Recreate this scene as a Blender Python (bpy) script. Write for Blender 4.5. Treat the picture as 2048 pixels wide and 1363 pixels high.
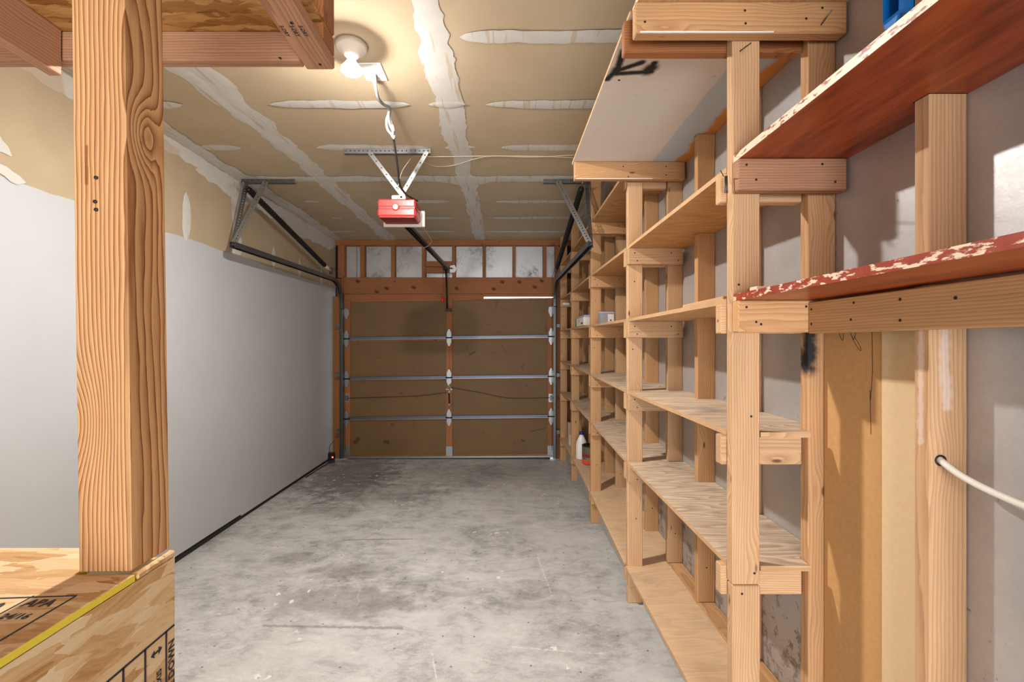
import bpy, bmesh, math, random
from mathutils import Vector, Matrix
random.seed(7)
for o in list(bpy.data.objects): bpy.data.objects.remove(o)
SC = bpy.context.scene
COL = SC.collection
# ------------------------------------------------------------------ camera, world, light
F = 890.0; VX = 1006.0; VY = 688.0; H = 1.53          # focal length and vanishing point in pixels of the 2048x1363 frame
cd = bpy.data.cameras.new('camera'); cam = bpy.data.objects.new('camera', cd); COL.objects.link(cam)
cd.sensor_fit = 'HORIZONTAL'; cd.sensor_width = 36.0; cd.lens = F/2048*36
cd.shift_x = (1024-VX)/2048; cd.shift_y = (VY-681.5)/2048; cd.clip_start = 0.02
cam.location = (0, 0, H); cam.rotation_euler = (math.pi/2, 0, 0); SC.camera = cam
w = bpy.data.worlds.new('World'); SC.world = w; w.use_nodes = True
w.node_tree.nodes['Background'].inputs[0].default_value = (0.85, 0.92, 1.0, 1)
w.node_tree.nodes['Background'].inputs[1].default_value = 3.0
vs = SC.view_settings; vs.view_transform = 'Standard'; vs.look = 'None'; vs.gamma = 1; vs.use_curve_mapping = False
vs.exposure = 0.5
BULB = 2500.0           # emission of the reflector bulb's lens
FILL = 112.0            # added fill lamp behind the camera, standing in for daylight
YR = -2.8              # rear wall
ld = bpy.data.lights.new('rear_fill_light', 'AREA'); ld.shape = 'RECTANGLE'; ld.size = 1.7; ld.size_y = 2.1; ld.energy = FILL
ld.color = (0.93, 0.97, 1.0)
lo_ = bpy.data.objects.new('rear_fill_light', ld); COL.objects.link(lo_); lo_.location = (0.13, YR-0.1, 1.12); lo_.rotation_euler = (math.pi/2, 0, 0)
# dimensions
XL = -2.28; XS = 0.985; XW = 1.074; YB = 6.05; ZC = 2.946
def at(x, y, Y): return Vector(((x-VX)/F*Y, Y, H+(VY-y)/F*Y))

# ------------------------------------------------------------------ node helpers
def S(r, g, b):
    f = lambda c: (c/255/12.92) if c/255 <= 0.04045 else ((c/255+0.055)/1.055)**2.4
    return (f(r), f(g), f(b), 1)
class G:
    def __init__(s, name):
        s.m = bpy.data.materials.new(name); s.m.use_nodes = True; s.t = s.m.node_tree; s.b = s.t.nodes['Principled BSDF']
    def n(s, typ, ins=None, **at_):
        k = s.t.nodes.new('ShaderNode'+typ)
        for a, v in at_.items(): setattr(k, a, v)
        for i, v in (ins or {}).items(): s.put(k.inputs[i], v)
        return k
    def put(s, sock, v):
        if isinstance(v, bpy.types.NodeSocket): s.t.links.new(v, sock)
        else: sock.default_value = v
    def M(s, op, a, b=0.0, c=0.0, clamp=False):
        k = s.n('Math', {0: a, 1: b, 2: c}, operation=op); k.use_clamp = clamp; return k.outputs[0]
    def V(s, op, a, b=(0, 0, 0)):
        k = s.n('VectorMath', {0: a}, operation=op)
        if op == 'SCALE': s.put(k.inputs[3], b)
        else: s.put(k.inputs[1], b)
        return k.outputs['Value'] if op in ('LENGTH', 'DISTANCE', 'DOT_PRODUCT') else k.outputs[0]
    def noise(s, vec, scale, detail=3.0, rough=0.55, out='Fac', dist=0.0):
        return s.n('TexNoise', {'Vector': vec, 'Scale': scale, 'Detail': detail, 'Roughness': rough, 'Distortion': dist}).outputs[out]
    def step(s, v, a, b):
        return s.n('MapRange', {'Value': v, 'From Min': a, 'From Max': b}, interpolation_type='SMOOTHSTEP').outputs[0]
    def ramp(s, fac, st, interp='LINEAR'):
        k = s.n('ValToRGB', {0: fac}); r = k.color_ramp; r.interpolation = interp
        while len(r.elements) < len(st): r.elements.new(0.5)
        for e, (p, c) in zip(r.elements, st): e.position = p; e.color = c
        return k.outputs[0]
    def mix(s, fac, a, b, blend='MIX'):
        k = s.n('Mix', data_type='RGBA', blend_type=blend); s.put(k.inputs[0], fac); s.put(k.inputs[6], a); s.put(k.inputs[7], b); return k.outputs[2]
    def obj(s): return s.n('TexCoord').outputs['Object']
    def pos(s): return s.n('NewGeometry').outputs['Position']
    def sep(s, v): return s.n('SeparateXYZ', {0: v}).outputs
    def comb(s, x, y, z): return s.n('CombineXYZ', {0: x, 1: y, 2: z}).outputs[0]
    def bump(s, h, strength=0.3, dist=0.002):
        s.t.links.new(s.n('Bump', {'Strength': strength, 'Distance': dist, 'Height': h}).outputs[0], s.b.inputs['Normal'])
    def set(s, color=None, rough=0.7, metal=0.0, spec=None):
        if color is not None: s.put(s.b.inputs['Base Color'], color)
        s.put(s.b.inputs['Roughness'], rough); s.put(s.b.inputs['Metallic'], metal)
        if spec is not None: s.b.inputs['Specular IOR Level'].default_value = spec
        return s
    def seg(s, p, a, b, r, soft, wob=0.0):      # mask that is 1 along the segment a-b
        a = Vector(a); b = Vector(b); d = b-a; L2 = max(d.length_squared, 1e-9)
        pa = s.V('SUBTRACT', p, tuple(a))
        t = s.M('DIVIDE', s.V('DOT_PRODUCT', pa, tuple(d)), L2, clamp=True)
        q = s.V('SUBTRACT', pa, s.V('SCALE', tuple(d), t))
        dist = s.V('LENGTH', q)
        if wob: dist = s.M('ADD', dist, s.M('MULTIPLY', s.M('SUBTRACT', s.noise(p, 45, 3), 0.5), wob))
        return s.M('SUBTRACT', 1.0, s.step(dist, r, r+soft))
    def segs(s, p, L, r, soft, wob=0.0):
        o = None
        for a, b in L:
            k = s.seg(p, a, b, r, soft, wob); o = k if o is None else s.M('MAXIMUM', o, k)
        return o
MAT = {}
def wood(name, light, dark, spacing=0.007, contrast=0.55, bump=0.15, off=None, knots=True, rough=0.65, tone=0.22, dist=0.012, extra=None, swirl=(), kscale=(3.4, 10, 10)):
    g = G(name); p0 = g.obj(); rnd = g.n('ObjectInfo').outputs['Random']
    if off is None:
        wn = g.n('TexWhiteNoise', {'W': rnd}, noise_dimensions='1D').outputs['Color']
        sx = g.sep(wn)
        o = g.comb(g.M('MULTIPLY', sx[0], 9.0), g.M('MULTIPLY_ADD', sx[1], 0.26, -0.13), g.M('MULTIPLY_ADD', sx[2], 0.16, 0.02))
        p = g.V('ADD', p0, o)
    else: p = g.V('ADD', p0, off)
    nz = g.noise(g.V('MULTIPLY', p, (1.6, 9, 9)), 1.0, 3, 0.5, 'Color')
    d = g.V('SCALE', g.V('SUBTRACT', nz, (0.5, 0.5, 0.5)), dist*2)
    d2 = g.V('SCALE', g.V('SUBTRACT', g.noise(g.V('MULTIPLY', p, (9, 70, 70)), 1.0, 2, 0.5, 'Color'), (0.5, 0.5, 0.5)), 0.0045)
    q = g.V('ADD', g.V('ADD', p, d), d2); s = g.sep(q)
    r = g.V('LENGTH', g.comb(0.0, s[1], s[2]))
    if knots:
        vo = g.n('TexVoronoi', {'Vector': g.V('MULTIPLY', p, kscale), 'Scale': 1.0}, feature='F1')
        kd = vo.outputs['Distance']; near = g.M('SUBTRACT', 1.0, g.step(kd, 0.04, 0.42))
        r = g.M('ADD', r, g.M('MULTIPLY', near, 0.016))
    for (sx_, sr_, sa_) in swirl:
        dd_ = g.M('DIVIDE', g.V('LENGTH', g.V('MULTIPLY', g.V('SUBTRACT', g.pos(), sx_), (1, 1, 0.55))), sr_)
        r = g.M('ADD', r, g.M('MULTIPLY', g.M('EXPONENT', g.M('MULTIPLY', g.M('MULTIPLY', dd_, dd_), -1.0)), sa_))
    ph = g.M('FRACT', g.M('DIVIDE', r, spacing))
    ring = g.M('MULTIPLY', g.M('POWER', ph, 1.6), g.M('SUBTRACT', 1.0, g.step(ph, 0.88, 1.0)))
    fib = g.noise(g.V('MULTIPLY', p, (4, 160, 160)), 1.0, 3, 0.6)
    big = g.noise(g.V('MULTIPLY', p, (2.2, 14, 14)), 1.0, 2)
    f = g.M('ADD', g.M('MULTIPLY', ring, contrast), g.M('MULTIPLY_ADD', fib, 0.5, -0.2), clamp=True)
    c = g.mix(f, light, dark)
    v = g.M('MULTIPLY_ADD', rnd, tone, 1-tone*0.6)
    v = g.M('MULTIPLY', v, g.M('MULTIPLY_ADD', big, 0.34, 0.83))
    c = g.mix(1.0, c, g.comb(v, v, v), 'MULTIPLY')
    if knots:
        km = g.M('SUBTRACT', 1.0, g.step(kd, 0.035, 0.085))
        c = g.mix(g.M('MULTIPLY', km, 0.85), c, (dark[0]*0.28, dark[1]*0.22, dark[2]*0.2, 1))
    if extra: c = extra(g, c)
    g.set(c, rough, spec=0.25); g.bump(g.M('ADD', ring, g.M('MULTIPLY', fib, 0.4)), bump, 0.0015)
    MAT[name] = g.m; return g.m
def plain(name, col, rough=0.5, metal=0.0, var=0.12, scale=30, bumpv=0.0):
    g = G(name); n = g.noise(g.obj(), scale, 4)
    v = g.M('MULTIPLY_ADD', n, var*2, 1-var)
    g.set(g.mix(1.0, col, g.comb(v, v, v), 'MULTIPLY'), rough, metal)
    if bumpv: g.bump(n, bumpv, 0.002)
    MAT[name] = g.m; return g.m

# lumber
wood('fir', S(208, 170, 130), S(158, 114, 80), 0.0075, 0.6)
wood('fir_warm', S(204, 160, 114), S(156, 106, 66), 0.007, 0.6)
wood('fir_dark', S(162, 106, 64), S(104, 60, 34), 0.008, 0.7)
def headknots(g, c):
    p = g.pos()
    m = g.segs(p, [(tuple(at(x, y, 5.996)), tuple(at(x+3, y+1, 5.996))) for x, y in ((1003, 563), (1037, 563), (1082, 561), (986, 577), (1068, 573), (912, 576), (714, 562), (772, 576), (826, 574), (752, 583))], 0.008, 0.022, 0.015)
    return g.mix(g.M('MULTIPLY', m, 0.8), c, S(52, 24, 12))
wood('header_wood', S(166, 108, 66), S(108, 62, 34), 0.009, 0.8, extra=headknots)
wood('fir_pink', S(186, 140, 108), S(130, 84, 60), 0.0085, 0.65)
def postknots(g, c):
    p = g.pos(); m = g.segs(p, [((-0.629, 0.785, 1.885), (-0.629, 0.79, 1.915))], 0.002, 0.008, 0.012)
    m2 = g.segs(p, [((-0.70, 0.748, 1.862), (-0.70, 0.748, 1.80)), ((-0.628, 0.80, 1.80), (-0.628, 0.802, 1.76))], 0.0005, 0.004, 0.004)
    return g.mix(g.M('MULTIPLY', g.M('MAXIMUM', m, m2), 0.8), c, S(120, 66, 34))
wood('post_wood', S(210, 162, 112), S(138, 84, 46), 0.0078, 1.1, 0.8, off=(0.35, 0.06, 0.155), knots=False, tone=0.0, dist=0.013, extra=postknots,
     swirl=[((-0.630, 0.79, 1.90), 0.03, 0.035), ((-0.715, 0.748, 1.40), 0.045, 0.03), ((-0.64, 0.748, 2.2), 0.05, 0.012)])
def stud2(g, c):
    p = g.pos(); m = g.segs(p, [((0.985, 1.43, 1.60), (0.985, 1.43, 1.49)), ((0.985, 1.45, 1.49), (0.985, 1.45, 1.46))], 0.012, 0.035, 0.03)
    return g.mix(m, c, S(40, 38, 40))
wood('stud_sooty', S(204, 160, 116), S(154, 104, 68), 0.008, 0.6, extra=stud2)
def stud1(g, c):
    p = g.pos()
    m = g.segs(p, [((0.985, 1.05, 1.60), (0.985, 1.05, 1.40)), ((0.985, 1.05, 1.40), (0.985, 1.05, 1.30))], 0.003, 0.007, 0.014)
    m2 = g.segs(p, [((1.02, 1.03, 1.60), (1.02, 1.03, 1.45)), ((1.025, 1.03, 1.45), (1.025, 1.03, 1.385))], 0.002, 0.016, 0.02)
    return g.mix(g.M('MULTIPLY', g.M('MAXIMUM', m, m2), 0.45), c, S(222, 210, 205))
wood('stud_dripped', S(202, 162, 122), S(150, 106, 74), 0.008, 0.6, extra=stud1)
def ply(name, light, dark, axis='X', zebra=0.5, grey=0.0, rough=0.7):
    g = G(name); p0 = g.obj(); rnd = g.n('ObjectInfo').outputs['Random']
    p = g.V('ADD', p0, g.comb(g.M('MULTIPLY', rnd, 5.0), g.M('MULTIPLY', rnd, 3.0), 0.0))
    sc = (1.3, 7.5, 1) if axis == 'X' else (7.5, 1.3, 1)
    n = g.noise(g.V('MULTIPLY', p, sc), 1.0, 2, 0.45, dist=0.6)
    z = g.M('FRACT', g.M('MULTIPLY', n, 11.0))
    z = g.M('MULTIPLY', z, g.M('SUBTRACT', 1.0, g.step(z, 0.8, 1.0)))
    sc2 = (6, 140, 40) if axis == 'X' else (140, 6, 40)
    fib = g.noise(g.V('MULTIPLY', p, sc2), 1.0, 3)
    c = g.mix(g.M('ADD', g.M('MULTIPLY', z, zebra), g.M('MULTIPLY_ADD', fib, 0.5, -0.2), clamp=True), light, dark)
    st = g.step(g.noise(p, 4.5, 4), 0.5, 0.75)
    c = g.mix(g.M('MULTIPLY', st, 0.25+grey), c, S(120, 112, 108))
    g.set(c, rough, spec=0.25); g.bump(g.M('ADD', z, fib), 0.12, 0.001); MAT[name] = g.m
ply('ply_weathered', S(218, 198, 174), S(152, 124, 102), 'X', 0.8, 0.3)
ply('ply_warm', S(212, 172, 126), S(170, 122, 78), 'Y', 0.45)
ply('ply_orange', S(204, 158, 104), S(158, 106, 60), 'X', 0.6)
ply('ply_base', S(220, 188, 152), S(182, 142, 106), 'X', 0.4)
def osb(name, cols, upright=False):
    g = G(name); p = g.obj(); lay = []
    if upright: q_ = g.sep(p); p = g.comb(q_[1], q_[2], q_[0])
    pw = g.V('ADD', p, g.V('SCALE', g.noise(p, 16, 3, out='Color'), 0.012))
    for k, (rot, sc) in enumerate(((0.25, (9, 38, 38)), (1.15, (10, 44, 44)), (-0.7, (8, 34, 34)), (2.1, (11, 40, 40)))):
        mp = g.n('Mapping', {'Vector': pw, 'Rotation': (0.15*rot, 0.1, rot), 'Scale': sc, 'Location': (k*3.1, k*1.7, 0.3)}).outputs[0]
        vo = g.n('TexVoronoi', {'Vector': mp, 'Scale': 1.0}, distance='CHEBYCHEV')
        st = g.noise(g.V('MULTIPLY', mp, (0.5, 5, 5)), 1.0, 4, 0.6); cc = g.sep(vo.outputs['Color'])
        lay.append((cc[0], g.M('MULTIPLY_ADD', st, 0.55, g.M('MULTIPLY_ADD', cc[1], 0.6, -0.1)), vo.outputs['Distance']))
    v = lay[3][1]
    for k in (2, 1, 0): 
        m = g.M('GREATER_THAN', lay[k][0], 0.52); v = g.M('MULTIPLY_ADD', m, g.M('SUBTRACT', lay[k][1], v), v)
    c = g.ramp(v, [(0.02, cols[0]), (0.2, cols[1]), (0.5, cols[2]), (0.85, cols[3])])
    g.set(c, 0.6, spec=0.3); g.bump(v, 0.35, 0.0015); MAT[name] = g.m
osb('osb_pale', [S(140, 88, 44), S(190, 146, 94), S(214, 182, 136), S(226, 204, 168)])
osb('osb_side', [S(140, 88, 44), S(190, 146, 94), S(214, 182, 136), S(226, 204, 168)], True)
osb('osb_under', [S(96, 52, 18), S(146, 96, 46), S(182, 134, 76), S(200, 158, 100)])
# drywall, compound, paint
g = G('drywall_paper'); p = g.obj(); n = g.noise(p, 3.5, 5); n2 = g.noise(p, 160, 3)
c = g.mix(g.M('ADD', g.M('MULTIPLY', n, 0.7), g.M('MULTIPLY', n2, 0.3)), S(202, 184, 156), S(174, 154, 126))
g.set(c, 0.85, spec=0.2); MAT['drywall'] = g.m
g = G('joint_compound'); p = g.pos(); n = g.noise(p, 14, 4); st = g.noise(g.V('MULTIPLY', p, (40, 2.5, 2.5)), 1, 3)
c = g.mix(n, S(214, 212, 206), S(196, 192, 184)); c = g.mix(g.M('MULTIPLY', g.step(st, 0.57, 0.63), 0.55), c, S(188, 160, 124))
g.set(c, 0.85, spec=0.15); g.bump(n, 0.3, 0.003); MAT['compound'] = g.m
g = G('wall_drywall_painted'); p = g.pos(); s = g.sep(p)
edge = g.M('ADD', s[2], g.M('MULTIPLY', g.M('SUBTRACT', g.noise(g.V('MULTIPLY', p, (1, 2.5, 1)), 1, 4), 0.5), 0.05))
m = g.step(edge, 2.285, 2.292)
n = g.noise(p, 3.5, 5); n2 = g.noise(p, 160, 3)
tan = g.mix(g.M('ADD', g.M('MULTIPLY', n, 0.7), g.M('MULTIPLY', n2, 0.3)), S(196, 178, 150), S(168, 148, 120))
pnt = g.mix(n, S(198, 200, 202), S(188, 190, 192))
pnt = g.mix(g.M('MULTIPLY', g.step(g.noise(p, 28, 3), 0.7, 0.74), 0.25), pnt, S(178, 176, 174))
g.set(g.mix(m, pnt, tan), g.M('MULTIPLY_ADD', m, 0.35, 0.5), spec=0.3); g.bump(g.noise(p, 40, 4), 0.12, 0.002); MAT['wall_paint'] = g.m
# concrete
g = G('concrete_floor'); p = g.pos(); s = g.sep(p)
n = g.noise(p, 1.6, 6, 0.62); n2 = g.noise(p, 9, 6, 0.65); n3 = g.noise(p, 120, 3); n4 = g.noise(g.V('MULTIPLY', p, (5, 9, 1)), 3, 8, 0.7, dist=1.2)
f = g.M('ADD', g.M('ADD', g.M('MULTIPLY', n, 0.42), g.M('MULTIPLY', n2, 0.22)), g.M('ADD', g.M('MULTIPLY', n3, 0.1), g.M('MULTIPLY', n4, 0.26)))
c = g.ramp(f, [(0.34, S(112, 110, 108)), (0.43, S(158, 157, 156)), (0.5, S(186, 185, 184)), (0.58, S(198, 197, 196)), (0.72, S(214, 213, 212))])
for (sx, sy, rx, ry, k) in ((-1.75, 5.2, 0.6, 0.95, 0.62), (-1.3, 4.6, 0.8, 0.5, 0.25), (-0.95, 2.65, 0.6, 0.22, 0.35), (-1.0, 3.0, 0.4, 0.12, 0.3), (-1.6, 4.1, 0.35, 0.2, 0.3), (0.2, 2.7, 0.3, 0.18, 0.2), (-0.2, 5.2, 1.4, 0.6, 0.22), (-1.5, 3.2, 0.22, 0.12, 0.4)):
    d = g.V('LENGTH', g.V('MULTIPLY', g.V('SUBTRACT', p, (sx, sy, 0)), (1/rx, 1/ry, 0)))
    d = g.M('ADD', d, g.M('MULTIPLY', g.M('SUBTRACT', n2, 0.5), 1.6))
    c = g.mix(g.M('MULTIPLY', g.M('SUBTRACT', 1.0, g.step(d, 0.45, 1.15)), k), c, S(84, 76, 68))
wv = g.n('TexVoronoi', {'Vector': g.V('ADD', p, g.V('SCALE', g.noise(p, 40, 2, out='Color'), 0.06)), 'Scale': 5.5}, voronoi_dimensions='2D')
c = g.mix(g.M('MULTIPLY', g.M('SUBTRACT', 1.0, g.step(wv.outputs['Distance'], 0.05, 0.075)), g.step(g.noise(p, 1.3, 2), 0.54, 0.6)), c, S(226, 222, 216))
wv = g.n('TexVoronoi', {'Vector': g.V('ADD', p, (3, 5, 0)), 'Scale': 4.0}, voronoi_dimensions='2D')
c = g.mix(g.M('MULTIPLY', g.M('SUBTRACT', 1.0, g.step(wv.outputs['Distance'], 0.016, 0.03)), 0.7), c, S(70, 64, 58))
scr = g.noise(g.V('MULTIPLY', g.V('ADD', p, g.V('SCALE', g.noise(p, 2, 2, out='Color'), 0.5)), (26, 2.5, 1)), 1, 2)
c = g.mix(g.M('MULTIPLY', g.step(scr, 0.7, 0.76), 0.35), c, S(216, 212, 208))
sw = g.noise(g.V('MULTIPLY', g.V('ADD', p, g.V('SCALE', g.noise(p, 3, 3, out='Color'), 0.25)), (3.5, 11, 1)), 1, 6, 0.7)
c = g.mix(g.M('MULTIPLY', g.step(sw, 0.52, 0.66), 0.4), c, S(128, 124, 120)); c = g.mix(g.M('MULTIPLY', g.step(sw, 0.46, 0.32), 0.35), c, S(222, 219, 216))
for a_, b_, w_ in (((-1.30, 2.42, 0), (-0.55, 2.40, 0), 0.012), ((-0.72, 3.5, 0), (-1.25, 3.48, 0), 0.01), ((0.05, 2.25, 0), (0.5, 2.2, 0), 0.004), ((-0.35, 2.2, 0), (-0.3, 2.02, 0), 0.004), ((0.25, 3.2, 0), (0.3, 2.7, 0), 0.003)):
    c = g.mix(g.M('MULTIPLY', g.seg(p, a_, b_, w_*0.3, w_, 0.03), 0.5), c, S(96, 90, 84) if w_ > 0.008 else S(226, 222, 218))
g.set(c, g.M('MULTIPLY_ADD', n2, 0.3, 0.42), spec=0.4); g.bump(g.M('ADD', n2, n3), 0.15, 0.003); MAT['concrete'] = g.m
plain('curb_concrete', S(170, 166, 158), 0.9, 0, 0.25, 14, 0.3)
# foil-faced sheathing
def foil(name, rust):
    g = G(name); p = g.pos(); s = g.sep(p); n = g.noise(p, 5, 5, 0.6); n2 = g.noise(p, 60, 4); n3 = g.noise(p, 17, 5, 0.65)
    c = g.mix(n, S(206, 206, 208), S(178, 178, 180)); c = g.mix(g.M('MULTIPLY', n2, 0.35), c, S(150, 144, 140))
    low = g.M('SUBTRACT', 1.0, g.step(s[2], 0.35, 1.05))
    blot = g.step(g.M('ADD', n3, g.M('MULTIPLY', low, 0.15)), 0.66, 0.73)
    c = g.mix(g.M('MULTIPLY', blot, rust), c, S(104, 96, 86))
    g.set(c, g.M('MULTIPLY_ADD', n3, 0.25, 0.3), g.M('MULTIPLY_ADD', blot, -0.4, 0.5)); g.bump(g.M('ADD', n2, n3), 0.18, 0.003); MAT[name] = g.m
foil('foil_sheathing', 0.75)
g = G('foil_gable'); p = g.pos(); n = g.noise(p, 2.6, 3); n2 = g.noise(p, 30, 5, 0.7)
c = g.mix(n2, S(200, 199, 198), S(176, 175, 176)); c = g.mix(g.M('MULTIPLY', g.M('MULTIPLY', g.step(n, 0.48, 0.72), g.step(n2, 0.35, 0.65)), 0.9), c, S(86, 80, 76))
g.set(c, 0.4, 0.45); MAT['foil_gable'] = g.m
plain('hardboard_brown', S(192, 148, 96), 0.65, 0, 0.16, 60)
plain('hardboard_cream', S(218, 192, 152), 0.65, 0, 0.08, 60)
# door
g = G('door_panel_board'); p = g.pos(); n = g.noise(p, 2.2, 5); n2 = g.noise(p, 70, 3); n3 = g.noise(p, 9, 5, 0.65)
c = g.mix(n, S(126, 98, 62), S(102, 76, 46)); c = g.mix(g.M('MULTIPLY', n2, 0.4), c, S(92, 68, 42)); c = g.mix(g.M('MULTIPLY', g.step(n3, 0.62, 0.72), 0.6), c, S(72, 46, 24))
for (ax, ay, bx_, by_, rr) in ((770, 883, 776, 884, 0.025), (710, 884, 716, 878, 0.03), (783, 848, 786, 848, 0.012), (940, 709, 950, 703, 0.012), (1003, 690, 1013, 704, 0.004), (1043, 879, 1048, 882, 0.012), (1062, 862, 1090, 856, 0.006)):
    c = g.mix(g.M('MULTIPLY', g.seg(p, tuple(at(ax, ay, 5.948)), tuple(at(bx_, by_, 5.948)), rr*0.6, rr*0.7, rr), 0.7), c, S(58, 36, 18))
g.set(c, 0.6, spec=0.3); MAT['door_board'] = g.m
plain('galvanised', S(152, 154, 154), 0.4, 0.85, 0.2, 40)
plain('galvanised_dull', S(112, 112, 110), 0.45, 0.85, 0.25, 25)
plain('strut_steel', S(96, 102, 116), 0.45, 0.8, 0.1, 20)
plain('black_steel', S(26, 24, 24), 0.45, 0.3, 0.2, 20)
plain('dark_gap', S(38, 36, 36), 0.9)
plain('screw_dark', S(52, 46, 42), 0.5, 0.5)
plain('porcelain', S(214, 204, 194), 0.35, 0, 0.03)
plain('white_plastic', S(232, 230, 226), 0.4, 0, 0.03)
plain('grey_cord', S(150, 150, 150), 0.5, 0, 0.04)
plain('black_cord', S(44, 42, 42), 0.5, 0, 0.04)
plain('bell_wire', S(214, 200, 180), 0.5, 0, 0.05)
plain('opener_red', S(206, 56, 50), 0.32, 0, 0.05, 12)
plain('opener_dark_red', S(128, 32, 36), 0.45, 0, 0.05, 12)
plain('opener_badge', S(236, 206, 196), 0.35, 0, 0.04)
plain('opener_pan', S(214, 204, 188), 0.5, 0, 0.05)
plain('rail_steel', S(70, 64, 62), 0.35, 0.8, 0.2, 14)
plain('yellow_paint', S(228, 206, 62), 0.6, 0, 0.06, 60)
plain('print_ink', S(40, 38, 50), 0.7, 0, 0.25, 90)
plain('white_paint', S(232, 230, 228), 0.6, 0, 0.04)
plain('blue_plastic', S(20, 120, 205), 0.35, 0, 0.08, 30)
plain('cable_sheath', S(212, 206, 196), 0.5, 0, 0.06)
plain('red_reflector', S(240, 40, 30), 0.4, 0, 0.03)
plain('cardboard', S(186, 156, 116), 0.8, 0, 0.08)
plain('box_white', S(230, 226, 220), 0.55, 0, 0.05, 40)
plain('box_green', S(134, 146, 88), 0.55, 0, 0.08, 40)
plain('box_lilac', S(176, 172, 204), 0.55, 0, 0.05, 40)
plain('box_grey', S(150, 150, 162), 0.55, 0, 0.05, 40)
plain('can_steel', S(150, 150, 152), 0.35, 0.8, 0.08)
plain('can_olive', S(98, 92, 72), 0.5)
plain('can_maroon', S(138, 26, 36), 0.4)
plain('can_orange', S(226, 84, 40), 0.4)
plain('blue_cap', S(36, 40, 150), 0.4)
plain('orange_block', S(206, 88, 34), 0.6)
plain('pale_block', S(232, 206, 180), 0.7)
# red painted shelves
def redpaint(name, chip):
    g = G(name); p = g.pos()
    n = g.noise(g.V('MULTIPLY', p, (16, 2.2, 16)), 1.0, 5, 0.65); n2 = g.noise(g.V('MULTIPLY', p, (60, 9, 60)), 1.0, 4)
    c = g.ramp(g.M('ADD', g.M('MULTIPLY', n, 0.6), g.M('MULTIPLY', n2, 0.4)), [(0.35, S(112, 42, 16)), (0.5, S(152, 66, 26)), (0.68, S(186, 92, 40))])
    n2 = g.noise(p, 50, 4)
    if chip:
        k = g.noise(g.V('MULTIPLY', p, (1, 0.45, 1.4)), 60, 4, 0.6)
        m = g.step(k, chip-0.03, chip+0.03)
        c = g.mix(m, g.mix(n2, S(172, 80, 60), S(134, 50, 38)), S(234, 212, 188))
    g.set(c, 0.33, spec=0.45); MAT[name] = g.m
redpaint('red_stain', 0); redpaint('red_chipped_low', 0.55); redpaint('red_chipped_top', 0.43)
# white-painted underside with sprayed mark
g = G('overhead_painted'); p = g.pos(); s = g.sep(p); n = g.noise(p, 3, 4); n2 = g.noise(p, 45, 4)
c = g.mix(n, S(226, 218, 208), S(210, 202, 192)); c = g.mix(g.M('MULTIPLY', g.step(n2, 0.66, 0.7), 0.3), c, S(160, 140, 120))
e1 = g.M('ADD', s[0], g.M('MULTIPLY', g.M('SUBTRACT', g.noise(p, 8, 3), 0.5), 0.02))
c = g.mix(g.step(e1, 0.862, 0.87), c, S(188, 198, 206))
e2 = g.M('ADD', s[0], g.M('MULTIPLY', g.M('SUBTRACT', g.noise(p, 6, 3), 0.5), 0.12))
c = g.mix(g.step(e2, 0.995, 1.03), c, S(206, 142, 76))
zz = 2.594
def U(cx, cy):
    x = 1130+cx/3.246; y = cy/3.246; Y = F*(zz-H)/(VY-y); return ((x-VX)/F*Y, Y, zz)
sp = g.segs(p, [(U(378, 330), U(345, 440)), (U(345, 440), U(275, 515)), (U(330, 478), U(560, 466)), (U(350, 455), U(500, 405)), (U(535, 470), U(580, 410))], 0.006, 0.016, 0.008)
sp = g.M('MAXIMUM', sp, g.seg(p, U(535, 462), U(560, 440), 0.012, 0.03)); sp = g.M('MAXIMUM', sp, g.seg(p, U(330, 470), U(340, 450), 0.010, 0.026))
sp = g.M('MAXIMUM', sp, g.seg(p, U(350, 520), U(352, 521), 0.004, 0.002))
c = g.mix(sp, c, S(48, 46, 44)); g.set(c, 0.75, spec=0.2); MAT['overhead_painted'] = g.m
# bulb
g = G('bulb_lens'); g.set((1, 1, 1, 1)); g.b.inputs['Emission Color'].default_value = (1.0, 0.955, 0.89, 1); g.b.inputs['Emission Strength'].default_value = BULB; MAT['bulb_lens'] = g.m
g = G('bulb_neck'); g.set(S(236, 234, 230), 0.3); g.b.inputs['Emission Color'].default_value = (1.0, 0.95, 0.88, 1); g.b.inputs['Emission Strength'].default_value = 5.0; MAT['bulb_neck'] = g.m
g = G('led_red'); g.set(S(255, 60, 50), 0.3); g.b.inputs['Emission Color'].default_value = (1, 0.1, 0.08, 1); g.b.inputs['Emission Strength'].default_value = 3.0; MAT['led_red'] = g.m

# ------------------------------------------------------------------ geometry helpers
def tag(o, label=None, cat=None, group=None, kind=None):
    if label: o['label'] = label
    if cat: o['category'] = cat
    if group: o['group'] = group
    if kind: o['kind'] = kind
    return o
def empty(name, loc, label=None, cat=None, group=None, kind=None):
    o = bpy.data.objects.new(name, None); COL.objects.link(o); o.location = loc; o.empty_display_size = 0.1
    return tag(o, label, cat, group, kind)
def wloc(o):
    v = Vector(o.location)
    while o.parent: o = o.parent; v += Vector(o.location)
    return v
def put(name, me, mats, parent=None, loc=(0, 0, 0), rot=None):
    o = bpy.data.objects.new(name, me); COL.objects.link(o)
    for m in (mats if isinstance(mats, (list, tuple)) else [mats]): me.materials.append(MAT[m] if isinstance(m, str) else m)
    loc = Vector(loc)
    if parent is not None: o.parent = parent; loc = loc-wloc(parent)
    o.location = loc
    if rot is not None: o.rotation_euler = rot
    return o
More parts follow.
